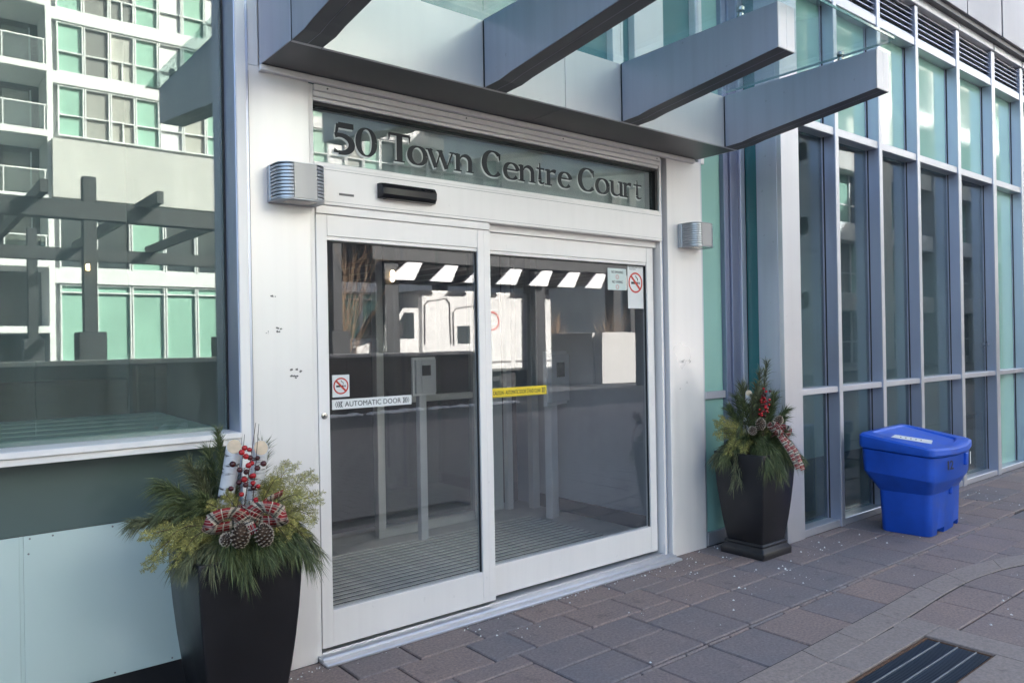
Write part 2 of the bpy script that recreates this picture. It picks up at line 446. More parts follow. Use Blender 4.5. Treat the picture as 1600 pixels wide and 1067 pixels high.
# drain grate
gr = thing('drain_grate', 'dark blue-grey steel drain grate set flush in the paving', 'drain grate', (3.4, 1.57, 0))
bx('pit', m_dark, gr, 2.62, 4.124, 1.408, 1.733, -.028, -.0255, 0)
bx('frame', m_rust, gr, 2.62, 4.122, 1.716, 1.733, -.025, -.004, .002)
bx('frame', m_rust, gr, 2.62, 4.122, 1.408, 1.420, -.025, -.004, .002)
bx('frame', m_rust, gr, 4.108, 4.122, 1.4205, 1.7155, -.025, -.004, .002)
for yy in (1.655, 1.570, 1.485):
    bx('rail', m_grate2, gr, 2.62, 4.105, yy-.0035, yy+.0035, -.022, -.002, .001)
bar = MB().box(-.0035, .0035, -.145, .145, -.02, -.006).mesh('bar', m_grate)
for i in range(92):
    inst(bar, 'bar', gr, (4.098-i*.0160, 1.568, 0))
# road salt
salt = MB()
def grain(x, y, s, z=0.):
    b = len(salt.v)
    p = [Vector((random.uniform(-1, 1), random.uniform(-1, 1), random.uniform(.1, 1.0)))*s for _ in range(5)]
    cx_ = Vector((x, y, z))
    a = random.uniform(0, 6.3)
    ring = [cx_+Vector((math.cos(a+t)*s*random.uniform(.6, 1.2), math.sin(a+t)*s*random.uniform(.6, 1.2), 0)) for t in (0, 1.57, 3.14, 4.71)]
    topv = cx_+Vector((0, 0, s*random.uniform(.7, 1.2)))
    salt.v += [tuple(q) for q in ring]+[tuple(topv)]
    salt.f += [(b, b+1, b+4), (b+1, b+2, b+4), (b+2, b+3, b+4), (b+3, b, b+4)]
rs = random.Random(3)
cl_ = [(rs.uniform(1.5, 5.2), 3.50-abs(rs.gauss(0, .16)), .10) for _ in range(16)]+[(rs.gauss(4.9, .5), 2.98-abs(rs.gauss(0, .22)), .12) for _ in range(10)]+[(rs.uniform(5.2, 8.4), 3.1-abs(rs.gauss(0, .25)), .14) for _ in range(10)]+[(rs.uniform(1.8, 7), rs.uniform(1.5, 2.9), .2) for _ in range(6)]
for cx_, cy_, sp_ in cl_:
    for k in range(rs.randint(2, 10)):
        yy = cy_+rs.gauss(0, sp_*.6)
        grain(cx_+rs.gauss(0, sp_), min(yy, 3.49 if cx_ < 5.1 else 3.13), rs.choice((.0018, .0025, .003, .004, .006, .0085)))
for i in range(70): grain(rs.gauss(1.75, .22), 3.47-abs(rs.gauss(0, .03)), rs.choice((.003, .005)))
for i in range(60): grain(rs.uniform(2.3, 4.4), 3.43-abs(rs.gauss(0, .02)), rs.choice((.003, .004, .006)), .003)
so_ = salt.build('rock_salt', m_salt); so_['kind'] = 'stuff'; so_['label'] = 'white rock salt grains scattered over the pavers'

# ================================================================== ENTRANCE BUILDING
eb = thing('entrance_building', 'entrance building with white metal columns and green glass panels', 'building', (3, 3.6, 0))
m_int = paint('interior_wall', (.50, .50, .52), .7, 0, .2, 1)
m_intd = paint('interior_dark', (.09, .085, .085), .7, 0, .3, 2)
m_intw = paint('interior_pale', (.50, .56, .53), .5, 0, .05)
m_brick = paint('interior_wood', (.085, .045, .03), .6, 0, .3, 5, (1, 1, 8))
m_tile = paint('vestibule_tile', (.62, .58, .53), .35, 0, .12, 6)
# left bay: big window, dark spandrel, pale metal panel
wn = thing('x', '', '') if False else None
win = bx('window', g_win, eb, -2.6, 1.234, 3.655, 3.667, 1.165, 4.7, 0, label='large fixed window mirroring the flats opposite')
bx('frame', m_bluesil, win, 1.2345, 1.2855, 3.503, 3.70, .0, 4.7, .002)
bx('frame', m_alu, win, 1.2385, 1.2840, 3.494, 3.5025, .0, 4.7, .002)
bx('gasket', m_dark, win, 1.2265, 1.2340, 3.645, 3.654, 1.165, 4.7, 0)
bx('sill', m_alu, win, -2.6, 1.2340, 3.478, 3.70, 1.137, 1.164, .003)
bx('sill', m_alu, win, -2.6, 1.2340, 3.490, 3.69, 1.108, 1.1365, .002)
bx('frame', m_bluesil, win, 1.2865, 1.3035, 3.516, 3.70, 0, 4.7, .002)
bx('spandrel_panel', m_dkgreen, eb, -2.6, 1.2335, 3.615, 3.63, .812, 1.107, 0)
pl = bx('metal_panel', m_metpanel, eb, .398, 1.2335, 3.598, 3.606, .165, .812, .001)
bx('metal_panel', m_metpanel, eb, -2.6, .384, 3.598, 3.606, .165, .812, .001)
bx('joint_strip', m_metpanel, eb, .3845, .3975, 3.601, 3.606, .165, .812, 0)
scr = MB()
scr.loft([[(.004*math.cos(a), y_, .004*math.sin(a)) for a in (k*math.pi/4 for k in range(8))] for y_ in (0, -.0018)])
scm = scr.mesh('screw', m_greyl)
for xx, zz in ((.28, .80), (.42, .80), (.5, .80), (.72, .80), (.95, .80), (.46, .18), (.72, .18), (.95, .18), (.415, .74)):
    inst(scm, 'screw', eb, (xx, 3.598, zz))
bx('base_flashing', m_dark, eb, -2.6, 1.2335, 3.605, 3.64, 0, .164, .002)
# room behind the window
bx('room_floor', m_intd, eb, -6, 1.28, 3.70, 5.9, .05, .09, 0)
for i in range(6):
    bx('heater_slat', m_intw, eb, -2.6, 1.233, 3.705+i*.2, 3.885+i*.2, 1.13, 1.160+i*.003, .004)
bx('room_back_wall', m_intd, eb, -6, 1.28, 5.8, 5.9, .09, 4.7, 0)
bx('bench_back', m_brick, eb, -.2, 1.1, 5.0, 5.1, .1, 1.38, .01)
bx('bench_back', m_brick, eb, 1.12, 1.9, 4.9, 5.0, .1, 1.46, .01)
bx('room_side_wall', m_intd, eb, -6, -5.9, 3.7, 5.8, .09, 4.7, 0)
bx('room_divider', m_intd, eb, 1.29, 1.40, 3.56, 5.9, 0, 4.7, 0)
bx('room_ceiling', m_int, eb, -6, 1.28, 3.7, 5.9, 4.7, 4.8, 0)
# white columns
cl = bx('column', m_col, eb, 1.3045, 1.6035, 3.52, 3.72, 0, 2.868, .002)
bx('column_head', m_col, cl, 1.3045, 1.3545, 3.52, 3.72, 2.8685, 4.7, .002)
bx('joint', m_greyl, cl, 1.3040, 1.3052, 3.5185, 3.53, 0, 2.84, 0)
bx('column', m_col, eb, 4.3345, 4.700, 3.52, 3.72, 0, 2.868, .002)
# peeled-sticker residue on the columns
for (xx, zz, s) in ((1.405, 1.80, .012), (1.43, 1.63, .016), (1.50, 1.425, .02), (1.525, 1.415, .016), (1.375, 1.62, .006), (4.46, 1.40, .014), (4.54, 1.39, .013), (4.50, 1.24, .008), (4.42, 1.2, .006)):
    mb = MB(); rr = random.Random(int(xx*1000))
    for k in range(5):
        a, b = rr.uniform(-s, s), rr.uniform(-s, s)
        mb.quad(*[(xx+a+rr.uniform(.2, .6)*s*math.cos(t), 3.5185-.0002*k, zz+b+rr.uniform(.1, .45)*s*math.sin(t)) for t in (0, 1.2, 2.5, 3.6, 5.)])
    mb.build('tape_residue', m_greyl, eb)
# recessed green bay right of the door
bx('green_pane', m_green, eb, 4.735, 4.985, 3.555, 3.57, 1.156, 4.7, 0)
bx('green_pane', m_green, eb, 4.735, 4.985, 3.555, 3.57, .10, 1.098, 0)
bx('bay_frame', m_silver, eb, 4.7025, 4.7345, 3.535, 3.6, 0, 4.7, .002)
bx('bay_transom', m_silver, eb, 4.735, 4.985, 3.53, 3.6, 1.0985, 1.1555, .003)
bx('bay_sill', m_silver, eb, 4.735, 4.985, 3.53, 3.6, 0, .0995, .003)
bx('bay_mullion', m_baymul, eb, 4.9855, 5.045, 3.515, 3.6, 0, 4.7, .003)
bx('bay_mullion', m_baymul, eb, 5.0455, 5.145, 3.497, 3.6, 0, 4.7, .003)
bx('bay_mullion', m_beam, eb, 5.1455, 5.2065, 3.475, 3.6, 0, 4.7, .003)
# upper storeys over the canopy
bx('upper_pane', m_teal, eb, 1.29, 5.2, 3.60, 3.615, 2.87, 4.7, 0)
for a, b in ((1.35, 1.45), (2.2, 2.28), (3.80, 3.905), (4.02, 4.33), (4.70, 4.78)):
    bx('upper_mullion', m_alu, eb, a, b, 3.54, 3.5995, 2.87, 4.7, .003)
bx('upper_wall', m_clad, eb, -12, 5.05, 3.30, 3.5, 4.71, 10.19, .01)
bx('upper_wall', m_clad, eb, -12, -2.61, 3.5, 3.7, 0, 4.7, .01)
bx('shade_caster_block', m_clad, eb, 49, 95, 3.2, 16, 10.36, 22, .02)  # unseen storeys added to throw shade on the concrete block across the drive
bx('roof', m_intd, eb, -12, 95, 3.3, 16, 10.2, 10.35, .01)
bx('rear_block', m_int, eb, -12, 95, 5.91, 16, 0, 10.19, 0)
# ------------------------------------------------------------------ glazed wing
gw = thing('glazed_wing', 'projecting glazed wing with tall narrow panes between silver mullions', 'building', (8, 3.3, 0))
MX = [(5.44, 5.462), (6.021, 6.073), (6.786, 6.841), (7.554, 7.609), (8.509, 8.577), (9.456, 9.545), (10.34, 10.43), (11.25, 11.34), (12.15, 12.24), (13.1, 13.19)]
YF, YG = 3.16, 3.275
cp = bx('corner_column', m_silver, gw, 5.2085, 5.4305, YF, 3.20, 0, 4.68, .002)
bx('corner_side', m_beam, gw, 5.2075, 5.25, 3.2005, 3.376, 0, 4.68, .002)
bx('corner_pane', m_teal, gw, 5.214, 5.228, 3.3765, 3.475, 0, 4.68, 0)
bx('corner_frame', m_silver, gw, 5.4315, 5.4610, YF+.004, 3.30, 0, 4.68, .002)
ZS, ZM0, ZM1, ZU0, ZU1, ZL0, ZL1, ZC = .058, 1.100, 1.150, 3.205, 3.272, 4.295, 4.375, 4.675
for a, b in MX[1:]:
    mu = bx('mullion', m_bluesil, gw, a, b, YF+.008, 3.31, 0, ZC, .001)
    bx('cap', m_silver, mu, a-.001, b+.001, YF, YF+.0078, 0, ZC, .002)
    bx('gasket', m_dark, mu, a-.008, a-.0003, YG-.016, YG-.002, ZS, ZL0, 0)
    bx('edge_trim', m_bluesil, mu, a-.024, a-.0085, YG-.008, YG-.0015, ZS, ZL0, 0)
for i in range(len(MX)-1):
    x0, x1 = MX[i][1]+.001, MX[i+1][0]-.001
    bx('sill', m_silver, gw, x0, x1, YF+.012, 3.32, 0, ZS, .004)
    bx('transom', m_silver, gw, x0, x1, YF+.014, 3.32, ZM0, ZM1, .004)
    bx('transom', m_silver, gw, x0, x1, YF+.012, 3.32, ZU0, ZU1, .004)
    bx('transom', m_silver, gw, x0, x1, YF+.008, 3.32, ZL0, ZL1, .004)
    gmat = m_green if i == 5 else g_cur
    bx('pane', gmat, gw, x0, x1, YG, YG+.012, ZS, ZM0-.001, 0)
    bx('pane', gmat, gw, x0, x1, YG, YG+.012, ZM1+.001, ZU0-.001, 0)
    bx('pane', m_green, gw, x0, x1, YG, YG+.012, ZU1+.001, ZL0-.001, 0)
    lv = bx('louver', m_dark, gw, x0, x1, 3.30, 3.34, ZL1, ZC, 0)
    for k in range(6):
        z = ZL1+.012+k*.050
        MB().prism([(3.185, z), (3.188, z+.012), (3.285, z+.040), (3.285, z+.030)], 0, x0, x1).build('slat', m_silver, lv)
    bx('louver_head', m_silver, gw, x0, x1, YF+.05, 3.34, ZC-.012, ZC+.004, .002)
    bx('parapet_cap', m_silver, gw, x0-.027, x1+.024, YF-.016, 3.34, ZC+.006, 4.757, .004)
    bx('cladding_panel', m_clad, gw, x0-.024, x1+.021, 3.06, 3.30, 4.81, 10.19, .003)
bx('soffit_strip', m_soff, gw, 5.1, 13.2, 3.09, 3.34, 4.759, 4.808, 0)
bx('cladding_panel', m_clad, gw, 5.06, 5.435, 3.06, 3.30, 4.81, 10.19, .003)
bx('end_wall', m_clad, gw, 13.2, 95, 3.16, 3.4, 0, 10.19, .01)
bx('wing_floor', m_intd, gw, 5.25, 13.2, 3.35, 5.9, .02, .058, 0)
bx('wing_back_wall', m_int, gw, 5.25, 13.2, 5.0, 5.1, .06, 4.68, 0)
bx('wing_ceiling', m_int, gw, 5.25, 13.2, 3.345, 5.9, 4.68, 4.75, 0)
bx('wing_side_wall', m_intd, gw, 5.25, 5.30, 3.49, 5.0, .06, 4.68, 0)
# ------------------------------------------------------------------ canopy
cn = thing('entrance_canopy', 'glass entrance canopy on four tapered grey beams over the doors', 'canopy', (3, 3.3, 2.87))
ZB, ZT, YR, YE = 2.875, 3.222, 3.146, 2.098
BX = [1.358, 2.402, 3.444, 4.481]
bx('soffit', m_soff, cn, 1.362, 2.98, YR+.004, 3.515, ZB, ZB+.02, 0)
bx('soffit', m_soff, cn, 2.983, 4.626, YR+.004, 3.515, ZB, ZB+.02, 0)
sg = [1.362, 1.505, 2.40, 2.549, 2.98, 3.442, 3.588, 4.479, 4.627]
for i in range(len(sg)-1):
    bx('fascia_panel', m_fascia, cn, sg[i]+.0015, sg[i+1]-.0015, YR, YR+.02, ZB-.001, ZT, .001)
bx('end_panel', m_beam, cn, 1.356, 1.3615, YR+.004, 3.515, ZB-.001, ZT, .001)
bx('end_panel', m_beam, cn, 4.628, 4.633, YR+.004, 3.515, ZB-.001, ZT, .001)
bx('top_panel', m_beam, cn, 1.362, 4.627, YR+.021, 3.53, ZT-.02, ZT-.002, 0)
bx('trim', m_alu, cn, 1.353, 4.60, 3.488, 3.519, 2.843, 2.873, .003)
for xb in BX:
    prof = [(YR-.003, ZB), (YR-.13, ZB+.005), (YR-.22, ZB+.022), (YE, 3.000), (YE, 3.226), (YR-.003, 3.226)]
    bm_ = MB()
    bm_.prism(prof, 0, xb, xb+.147)
    bo_ = bm_.build('beam', m_beam, cn)
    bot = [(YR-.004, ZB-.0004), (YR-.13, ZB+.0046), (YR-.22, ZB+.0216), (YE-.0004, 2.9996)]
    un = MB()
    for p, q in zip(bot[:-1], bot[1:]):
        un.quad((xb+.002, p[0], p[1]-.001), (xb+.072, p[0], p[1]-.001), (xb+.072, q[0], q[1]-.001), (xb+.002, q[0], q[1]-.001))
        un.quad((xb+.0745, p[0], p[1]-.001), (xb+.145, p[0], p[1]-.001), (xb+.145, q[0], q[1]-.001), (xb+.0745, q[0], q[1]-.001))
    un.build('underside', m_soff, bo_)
    bx('end_cap', m_fascia, bo_, xb-.001, xb+.0725, YE-.007, YE-.0006, 2.999, 3.229, .002)
    bx('end_cap', m_fascia, bo_, xb+.0735, xb+.148, YE-.007, YE-.0006, 2.999, 3.229, .002)
    bx('shadow_gap', m_dark, bo_, xb-.0025, xb-.0002, YR-.007, YR-.0005, ZB, 3.22, 0)
GX = [.62, 2.40, 3.47, 4.52]
gp = [(1.30, 2.47), (2.48, 3.51), (3.52, 4.500)]
for a, b in gp:
    p = [(a, 1.99), (b-.03, 1.99), (b, 2.02), (b, 3.53), (a, 3.53)] if b == 4.5 else [(a, 1.99), (b, 1.99), (b, 3.53), (a, 3.53)]
    MB().prism(p, 2, 3.246, 3.260).build('glass_panel', g_can, cn)
m_gedge = spandrel('glass_edge', (.10, .26, .24), .08)
bx('glass_edge', m_gedge, cn, 1.30, 4.47, 1.9855, 1.9895, 3.2462, 3.2598, 0)
bx('glass_edge', m_gedge, cn, 4.5005, 4.5045, 2.02, 3.14, 3.2462, 3.2598, 0)
m_steel = paint('stainless', (.45, .44, .42), .25, .95, .1, 20)
for xb in BX:
    for yy in (2.32,):
        mb = MB()
        xx = xb+.02
        mb.loft([[(xx+r*math.cos(a), yy+r*math.sin(a), z) for a in (k*math.pi/6 for k in range(12))] for z, r in ((3.2265, .022), (3.232, .022), (3.234, .017), (3.2455, .017))])
        mb.loft([[(xx+r*math.cos(a), yy+r*math.sin(a), z) for a in (k*math.pi/6 for k in range(12))] for z, r in ((3.2605, .022), (3.278, .022), (3.283, .017))])
        mb.build('glass_clamp', m_steel, cn, 40)
# ================================================================== SLIDING DOORS
dr = thing('sliding_entrance_door', 'white framed automatic sliding doors under the lettered glass transom', 'door', (2.9, 3.55, 0))
bx('jamb', m_alu, dr, 1.6045, 1.6285, 3.527, 3.70, 0, 2.842, .002)
for a, b, y0 in ((4.2405, 4.262, 3.53), (4.2635, 4.300, 3.555), (4.3015, 4.3335, 3.512)):
    bx('jamb', m_alu if y0 < 3.55 else m_bluesil, dr, a, b, y0, 3.70, 0, 2.842, .002)
hd = bx('transom_frame', m_alu, dr, 1.629, 4.2395, 3.512, 3.70, 2.812, 2.841, .003)
bx('moulding', m_alu, hd, 1.629, 4.2395, 3.522, 3.70, 2.785, 2.811, .003)
bx('moulding', m_alu, hd, 1.629, 4.2395, 3.534, 3.70, 2.765, 2.784, .003)
bx('gasket', m_dark, hd, 1.629, 4.2395, 3.545, 3.60, 2.747, 2.764, 0)
bx('gasket', m_dark, hd, 4.214, 4.2390, 3.545, 3.60, 2.468, 2.7465, 0)
for xx in (1.70, 2.55, 3.3, 4.2): inst(scm, 'screw', hd, (xx, 3.512, 2.828), (0, 0, 0), (1.2, 1, 1.2))
tl = bx('transom_light', g_sign, dr, 1.629, 4.2135, 3.572, 3.580, 2.452, 2.7465, 0)
bx('transom_back', paint('transom_backing', (.42, .46, .45), .5, 0, .25, 1.4), tl, 1.629, 4.2135, 3.64, 3.66, 2.44, 2.75, 0)
hb = bx('header', m_alu, dr, 1.629, 4.2395, 3.508, 3.66, 2.249, 2.440, .004)
bx('bead', m_alu, hb, 1.629, 4.2395, 3.530, 3.60, 2.4405, 2.4655, .003)
bx('groove', m_greyl, hb, 1.629, 4.2395, 3.5072, 3.51, 2.4235, 2.4252, 0)
bx('groove', m_greyl, hb, 1.629, 4.2395, 3.5072, 3.51, 2.2655, 2.2668, 0)
# motion sensor and maker's plate
sm = MB()
prof = [(3.507, 2.312), (3.470, 2.312), (3.452, 2.330), (3.450, 2.362), (3.470, 2.388), (3.507, 2.388)]
sm.loft([[(xx, 3.507+(p[0]-3.507)*s, p[1]) for p in prof] for xx, s in ((1.968, .55), (1.976, .85), (1.992, 1.), (2.290, 1.), (2.306, .85), (2.314, .55))])
sn = sm.build('motion_sensor', m_black, dr, 35)
bx('sensor_lens', paint('sensor_window', (.004, .004, .005), .05), sn, 2.0, 2.285, 3.463, 3.506, 2.3095, 2.3117, .0005)
bx('nameplate', m_greyl, dr, 1.751, 1.833, 3.5055, 3.5075, 2.304, 2.315, .0004)
# left (outer) leaf
def leaf(x0, x1, y0, label, gl, gr_, zb=.057, zt=2.204):
    l = bx('door_leaf', m_alu, dr, x0, gl, y0, y0+.045, zb, zt, .002, label=label)
    bx('stile', m_alu, l, gr_, x1, y0, y0+.045, zb, zt, .002)
    bx('top_rail', m_alu, l, gl+.0005, gr_-.0005, y0+.001, y0+.045, 2.098, zt, .002)
    bx('bead', m_alu, l, gl+.0005, gr_-.0005, y0+.006, y0+.04, 2.078, 2.0975, .002)
    bx('bottom_rail', m_alu, l, gl+.0005, gr_-.0005, y0+.001, y0+.045, zb, .236, .002)
    bx('pane', g_door, l, gl+.0005, gr_-.0005, y0+.022, y0+.030, .2365, 2.0775, 0)
    bx('gasket', m_dark, l, gl+.0005, gr_-.0005, y0+.012, y0+.0215, 2.070, 2.0775, 0)
    bx('gasket', m_dark, l, gr_-.008, gr_-.0005, y0+.012, y0+.0215, .2365, 2.0695, 0)
    return l
Y1, Y2 = 3.524, 3.578
l1 = leaf(1.631, 2.713, Y1, 'outer sliding leaf with the automatic door sticker', 1.690, 2.6225)
l2 = leaf(2.690, 4.215, Y2, 'inner sliding leaf with the yellow caution strip', 2.748, 4.148)
bx('track_cover', m_alu, dr, 1.629, 2.708, 3.516, 3.56, 2.2055, 2.2485, .003)
bx('track_cover', m_alu, dr, 2.7095, 4.2395, 3.565, 3.62, 2.2055, 2.2485, .003)
bx('edge_strip', m_alu, l1, 2.6675, 2.6690, 3.5232, 3.53, .06, 2.20, 0)
lk = MB().loft([[(1.659+r*math.cos(a), y_, 1.205+r*math.sin(a)) for a in (k*math.pi/9 for k in range(18))] for y_, r in ((3.5235, .0165), (3.519, .0165), (3.517, .0125))]).build('lock', m_steel, l1, 30)
bx('keyway', m_dark, lk, 1.657, 1.661, 3.516, 3.5169, 1.200, 1.211, 0)
bx('threshold', m_silver, dr, 1.606, 4.300, 3.475, 3.72, -.002, .030, .006)
bx('threshold', m_silver, dr, 1.606, 4.300, 3.425, 3.4745, -.002, .016, .005)
bx('guide_rail', m_silver, dr, 1.632, 4.238, 3.53, 3.62, .0305, .038, 0)
# stickers on the leaves
YA = Y1+.0212; YB = Y2+.0212
def nosmoke(leaf_, cx, cz, r, y, w, h, oz=0.):
    s_ = bx('no_smoking_sticker', m_white, leaf_, cx-w/2, cx+w/2, y-.0006, y, cz-h/2-oz, cz+h/2-oz, 0)
    ring_band(cx, cz, r, r, r*.17, 36, y-.0012, y-.0008).build('ring', m_red, s_)
    MB().box(cx-r*.62, cx+r*.35, y-.0010, y-.0008, cz-r*.14, cz+r*.08).build('cigarette', m_ink, s_)
    for k in range(2):
        MB().box(cx+r*(.42+.14*k), cx+r*(.50+.14*k), y-.0010, y-.0008, cz-r*.14, cz+r*.08).build('cigarette', m_ink, s_)
    sm_ = MB(); pts = [(.30, .2), (.28, .42), (.1, .5), (.06, .62), (-.02, .66)]
    sm_.tube([(cx+a*r, y-.0011, cz+b*r) for a, b in pts], r*.045, 4); sm_.build('smoke', m_ink, s_)
    d = r*.085; a = .69*r
    MB().prism([(cx-a-d, cz+a-d), (cx-a+d, cz+a+d), (cx+a+d, cz-a+d), (cx+a-d, cz-a-d)], 1, y-.0016, y-.0013).build('slash', m_red, s_)
    return s_
nosmoke(l1, 1.762, 1.347, .042, YA, .094, .112)
ad = bx('automatic_door_sticker', m_white, l1, 1.712, 2.176, YA-.0006, YA, 1.229, 1.279, 0)
text_mesh('lettering', 'AUTOMATIC DOOR', .04, m_ink, ad, 1.782, YA-.0009, 1.241, .328, .026)
def chevrons(par, x, z, y, n, w, h, sgn, mat):
    for k in range(n):
        xx = x+k*w*.75*sgn; t_ = w*(.5-.09*k) if True else w
        MB().prism([(xx, z-h), (xx+t_*.9*sgn, z-h), (xx+(t_*.9+w*.55)*sgn, z), (xx+t_*.9*sgn, z+h), (xx, z+h), (xx+w*.55*sgn, z)], 1, y-.0010, y-.0008).build('chevron', mat, par)
chevrons(ad, 1.770, 1.254, YA, 4, .014, .015, -1, m_ink); chevrons(ad, 2.120, 1.254, YA, 4, .014, .015, 1, m_ink)
cs = bx('caution_sticker', m_yellow, l2, 2.751, 3.200, YB-.0006, YB, 1.224, 1.280, 0)
text_mesh('lettering', 'CAUTION - AUTOMATIC DOOR STAND CLEAR', .03, m_ink, cs, 2.775, YB-.0009, 1.239, .375, .024)
chevrons(cs, 3.158, 1.252, YB, 3, .014, .017, 1, m_ink)
bx('edge_line', m_ink, cs, 2.751, 3.200, YB-.0009, YB-.0007, 1.2265, 1.2280, 0)
s2 = nosmoke(l2, 4.050, 1.955, .072, YB, .160, .300, .030)
text_mesh('lettering', 'No smoking within 9 metres\nof any entrance', .012, m_greyl, s2, 3.985, YB-.0009, 2.042, .13, .024)
s3 = bx('notice_sticker', paint('pale_green_print', (.58, .66, .64), .4), l2, 3.772, 3.955, YB-.0006, YB, 1.898, 2.046, 0)
text_mesh('lettering', 'NO SMOKING', .02, m_ink, s3, 3.81, YB-.0009, 2.012, .115, .018)
text_mesh('lettering', 'NO VAPING', .02, m_ink, s3, 3.815, YB-.0009, 1.945, .105, .018)
ring_band(3.866, 1.988, .0145, .0145, .003, 20, YB-.0010, YB-.0008).build('ring', m_red, s3)
ring_band(3.866, 1.920, .0145, .0145, .003, 20, YB-.0010, YB-.0008).build('ring', m_red, s3)
# ------------------------------------------------------------------ lettering 50 Town Centre Court (serif, drawn as strokes)
def stroke(mb, pts, hw, y0, y1):
    P = [Vector(p) for p in pts]; rings = []
    for i, p in enumerate(P):
        d = (P[min(i+1, len(P)-1)]-P[max(i-1, 0)]).normalized(); n = Vector((-d.y, d.x))
        h = hw[i] if isinstance(hw, (list, tuple)) else hw
        a, b = p+n*h, p-n*h
        rings.append([(a.x, y0, a.y), (b.x, y0, b.y), (b.x, y1, b.y), (a.x, y1, a.y)])
    mb.loft(rings)
def arc(cx, cz, rx, rz, a0, a1, n=22): return [(cx+rx*math.cos(R_(a0+(a1-a0)*i/n)), cz+rz*math.sin(R_(a0+(a1-a0)*i/n))) for i in range(n+1)]
def arcw(a0, a1, thick, thin, n=22): return [thin+(thick-thin)*abs(math.cos(R_(a0+(a1-a0)*i/n)))**1.4 for i in range(n+1)]
XH = .66
def serif(x, z, w=.13): return ([(x-w, z), (x+w, z)], .022)
GL = {
 '5': (.62, [([(.17, .94), (.57, .94)], [.07, .07]), ([(.16, .98), (.105, .60)], [.045, .03]), (arc(.22, .30, .30, .30, 118, -100), arcw(118, -100, .085, .05)), ([(.17, .01), (.05, .06)], [.025, .055])]),
 '0': (.66, [(arc(.33, .5, .245, .475, 0, 360, 36), arcw(0, 360, .075, .024, 36))]),
 'T': (.84, [([(.42, .0), (.42, 1.0)], .085), serif(.42, .02, .19), ([(.03, .965), (.81, .965)], .04), ([(.05, .97), (.04, .74)], [.04, .012]), ([(.79, .97), (.80, .74)], [.04, .012])]),
 'o': (.70, [(arc(.35, XH/2, .265, XH/2-.005, 0, 360, 36), arcw(0, 360, .078, .024, 36))]),
 'w': (1.04, [([(.11, XH), (.32, 0)], .062), ([(.32, 0), (.50, XH)], .026), ([(.46, XH), (.68, 0)], .062), ([(.68, 0), (.90, XH)], .026), serif(.11, XH-.02, .11), serif(.46, XH-.02, .10), serif(.90, XH-.02, .10)]),
 'n': (.78, [([(.15, 0), (.15, XH)], .068), serif(.15, .02), ([(.03, XH-.05), (.16, XH-.02)], .03), (arc(.40, .40, .185, .22, 165, 0, 14), [.02, .022, .026, .03, .034, .038, .044, .05, .056, .06, .064, .068, .068, .068, .068]), ([(.585, .0), (.585, .42)], .068), serif(.585, .02)]),
 'C': (.92, [(arc(.46, .5, .375, .485, 48, 318, 30), arcw(48, 318, .092, .026, 30)), ([(.755, .66), (.74, .93)], [.016, .05])]),
 'e': (.66, [(arc(.34, XH/2, .255, XH/2-.01, 8, 322, 28), [max(.022, h) for h in arcw(8, 322, .076, .024, 28)]), ([(.10, .385), (.60, .385)], .024)]),
 't': (.48, [([(.20, .86), (.20, .16)], [.02, .066]), (arc(.31, .15, .11, .12, 180, 330, 10), [.066, .06, .054, .048, .042, .036, .032, .028, .024, .02, .018]), ([(.04, XH-.03), (.42, XH-.03)], .03)]),
 'r': (.56, [([(.15, 0), (.15, XH)], .068), serif(.15, .02, .14), ([(.03, XH-.05), (.16, XH-.02)], .03), (arc(.36, .42, .18, .20, 160, 60, 10), [.02, .022, .025, .03, .034, .04, .045, .05, .056, .06, .05])]),
 'u': (.78, [([(.17, .20), (.17, XH)], .068), ([(.04, XH-.03), (.18, XH-.03)], .03), (arc(.37, .22, .20, .20, 180, 345, 14), [.068, .066, .062, .056, .05, .044, .04, .036, .032, .03, .028, .026, .024, .022, .02]), ([(.60, 0), (.60, XH)], .068), ([(.47, XH-.03), (.61, XH-.03)], .03), ([(.60, .03), (.72, .03)], .03)]),
}
TX = [('5', 1.748), ('0', 1.879), ('T', 2.073), ('o', 2.190), ('w', 2.313), ('n', 2.499), ('C', 2.703), ('e', 2.856), ('n', 2.973), ('t', 3.118), ('r', 3.190), ('e', 3.300), ('C', 3.483), ('o', 3.636), ('u', 3.768), ('r', 3.902), ('t', 4.010)]
nxt = [1.872, 2.000, 2.205, 2.316, 2.505, 2.641, 2.849, 2.978, 3.118, 3.192, 3.301, 3.418, 3.640, 3.768, 3.914, 4.005, 4.105]
H_ = .150
for (ch, x0), x1 in zip(TX, nxt):
    wd, st = GL[ch]; sx = (x1-x0)/(wd*.93)
    for nm, mt, off, yy in (('letter', m_letter, (0, 0), 3.5715), ('letter_edge', m_letsh, (-.007, -.009), 3.5722)):
        mb = MB()
        for k, (pts, hw) in enumerate(st):
            P = [(x0+p[0]*sx+off[0], 2.537+p[1]*H_+off[1]) for p in pts]
            BO = lambda h: h*H_*(1.42 if h > .04 else 1.25)
            h2 = [BO(h) for h in hw] if isinstance(hw, (list, tuple)) else BO(hw)
            dy = .00004*k
            stroke(mb, P, h2, yy-.0004-dy, yy-.00002*k)
        o = mb.build(nm, mt, tl)
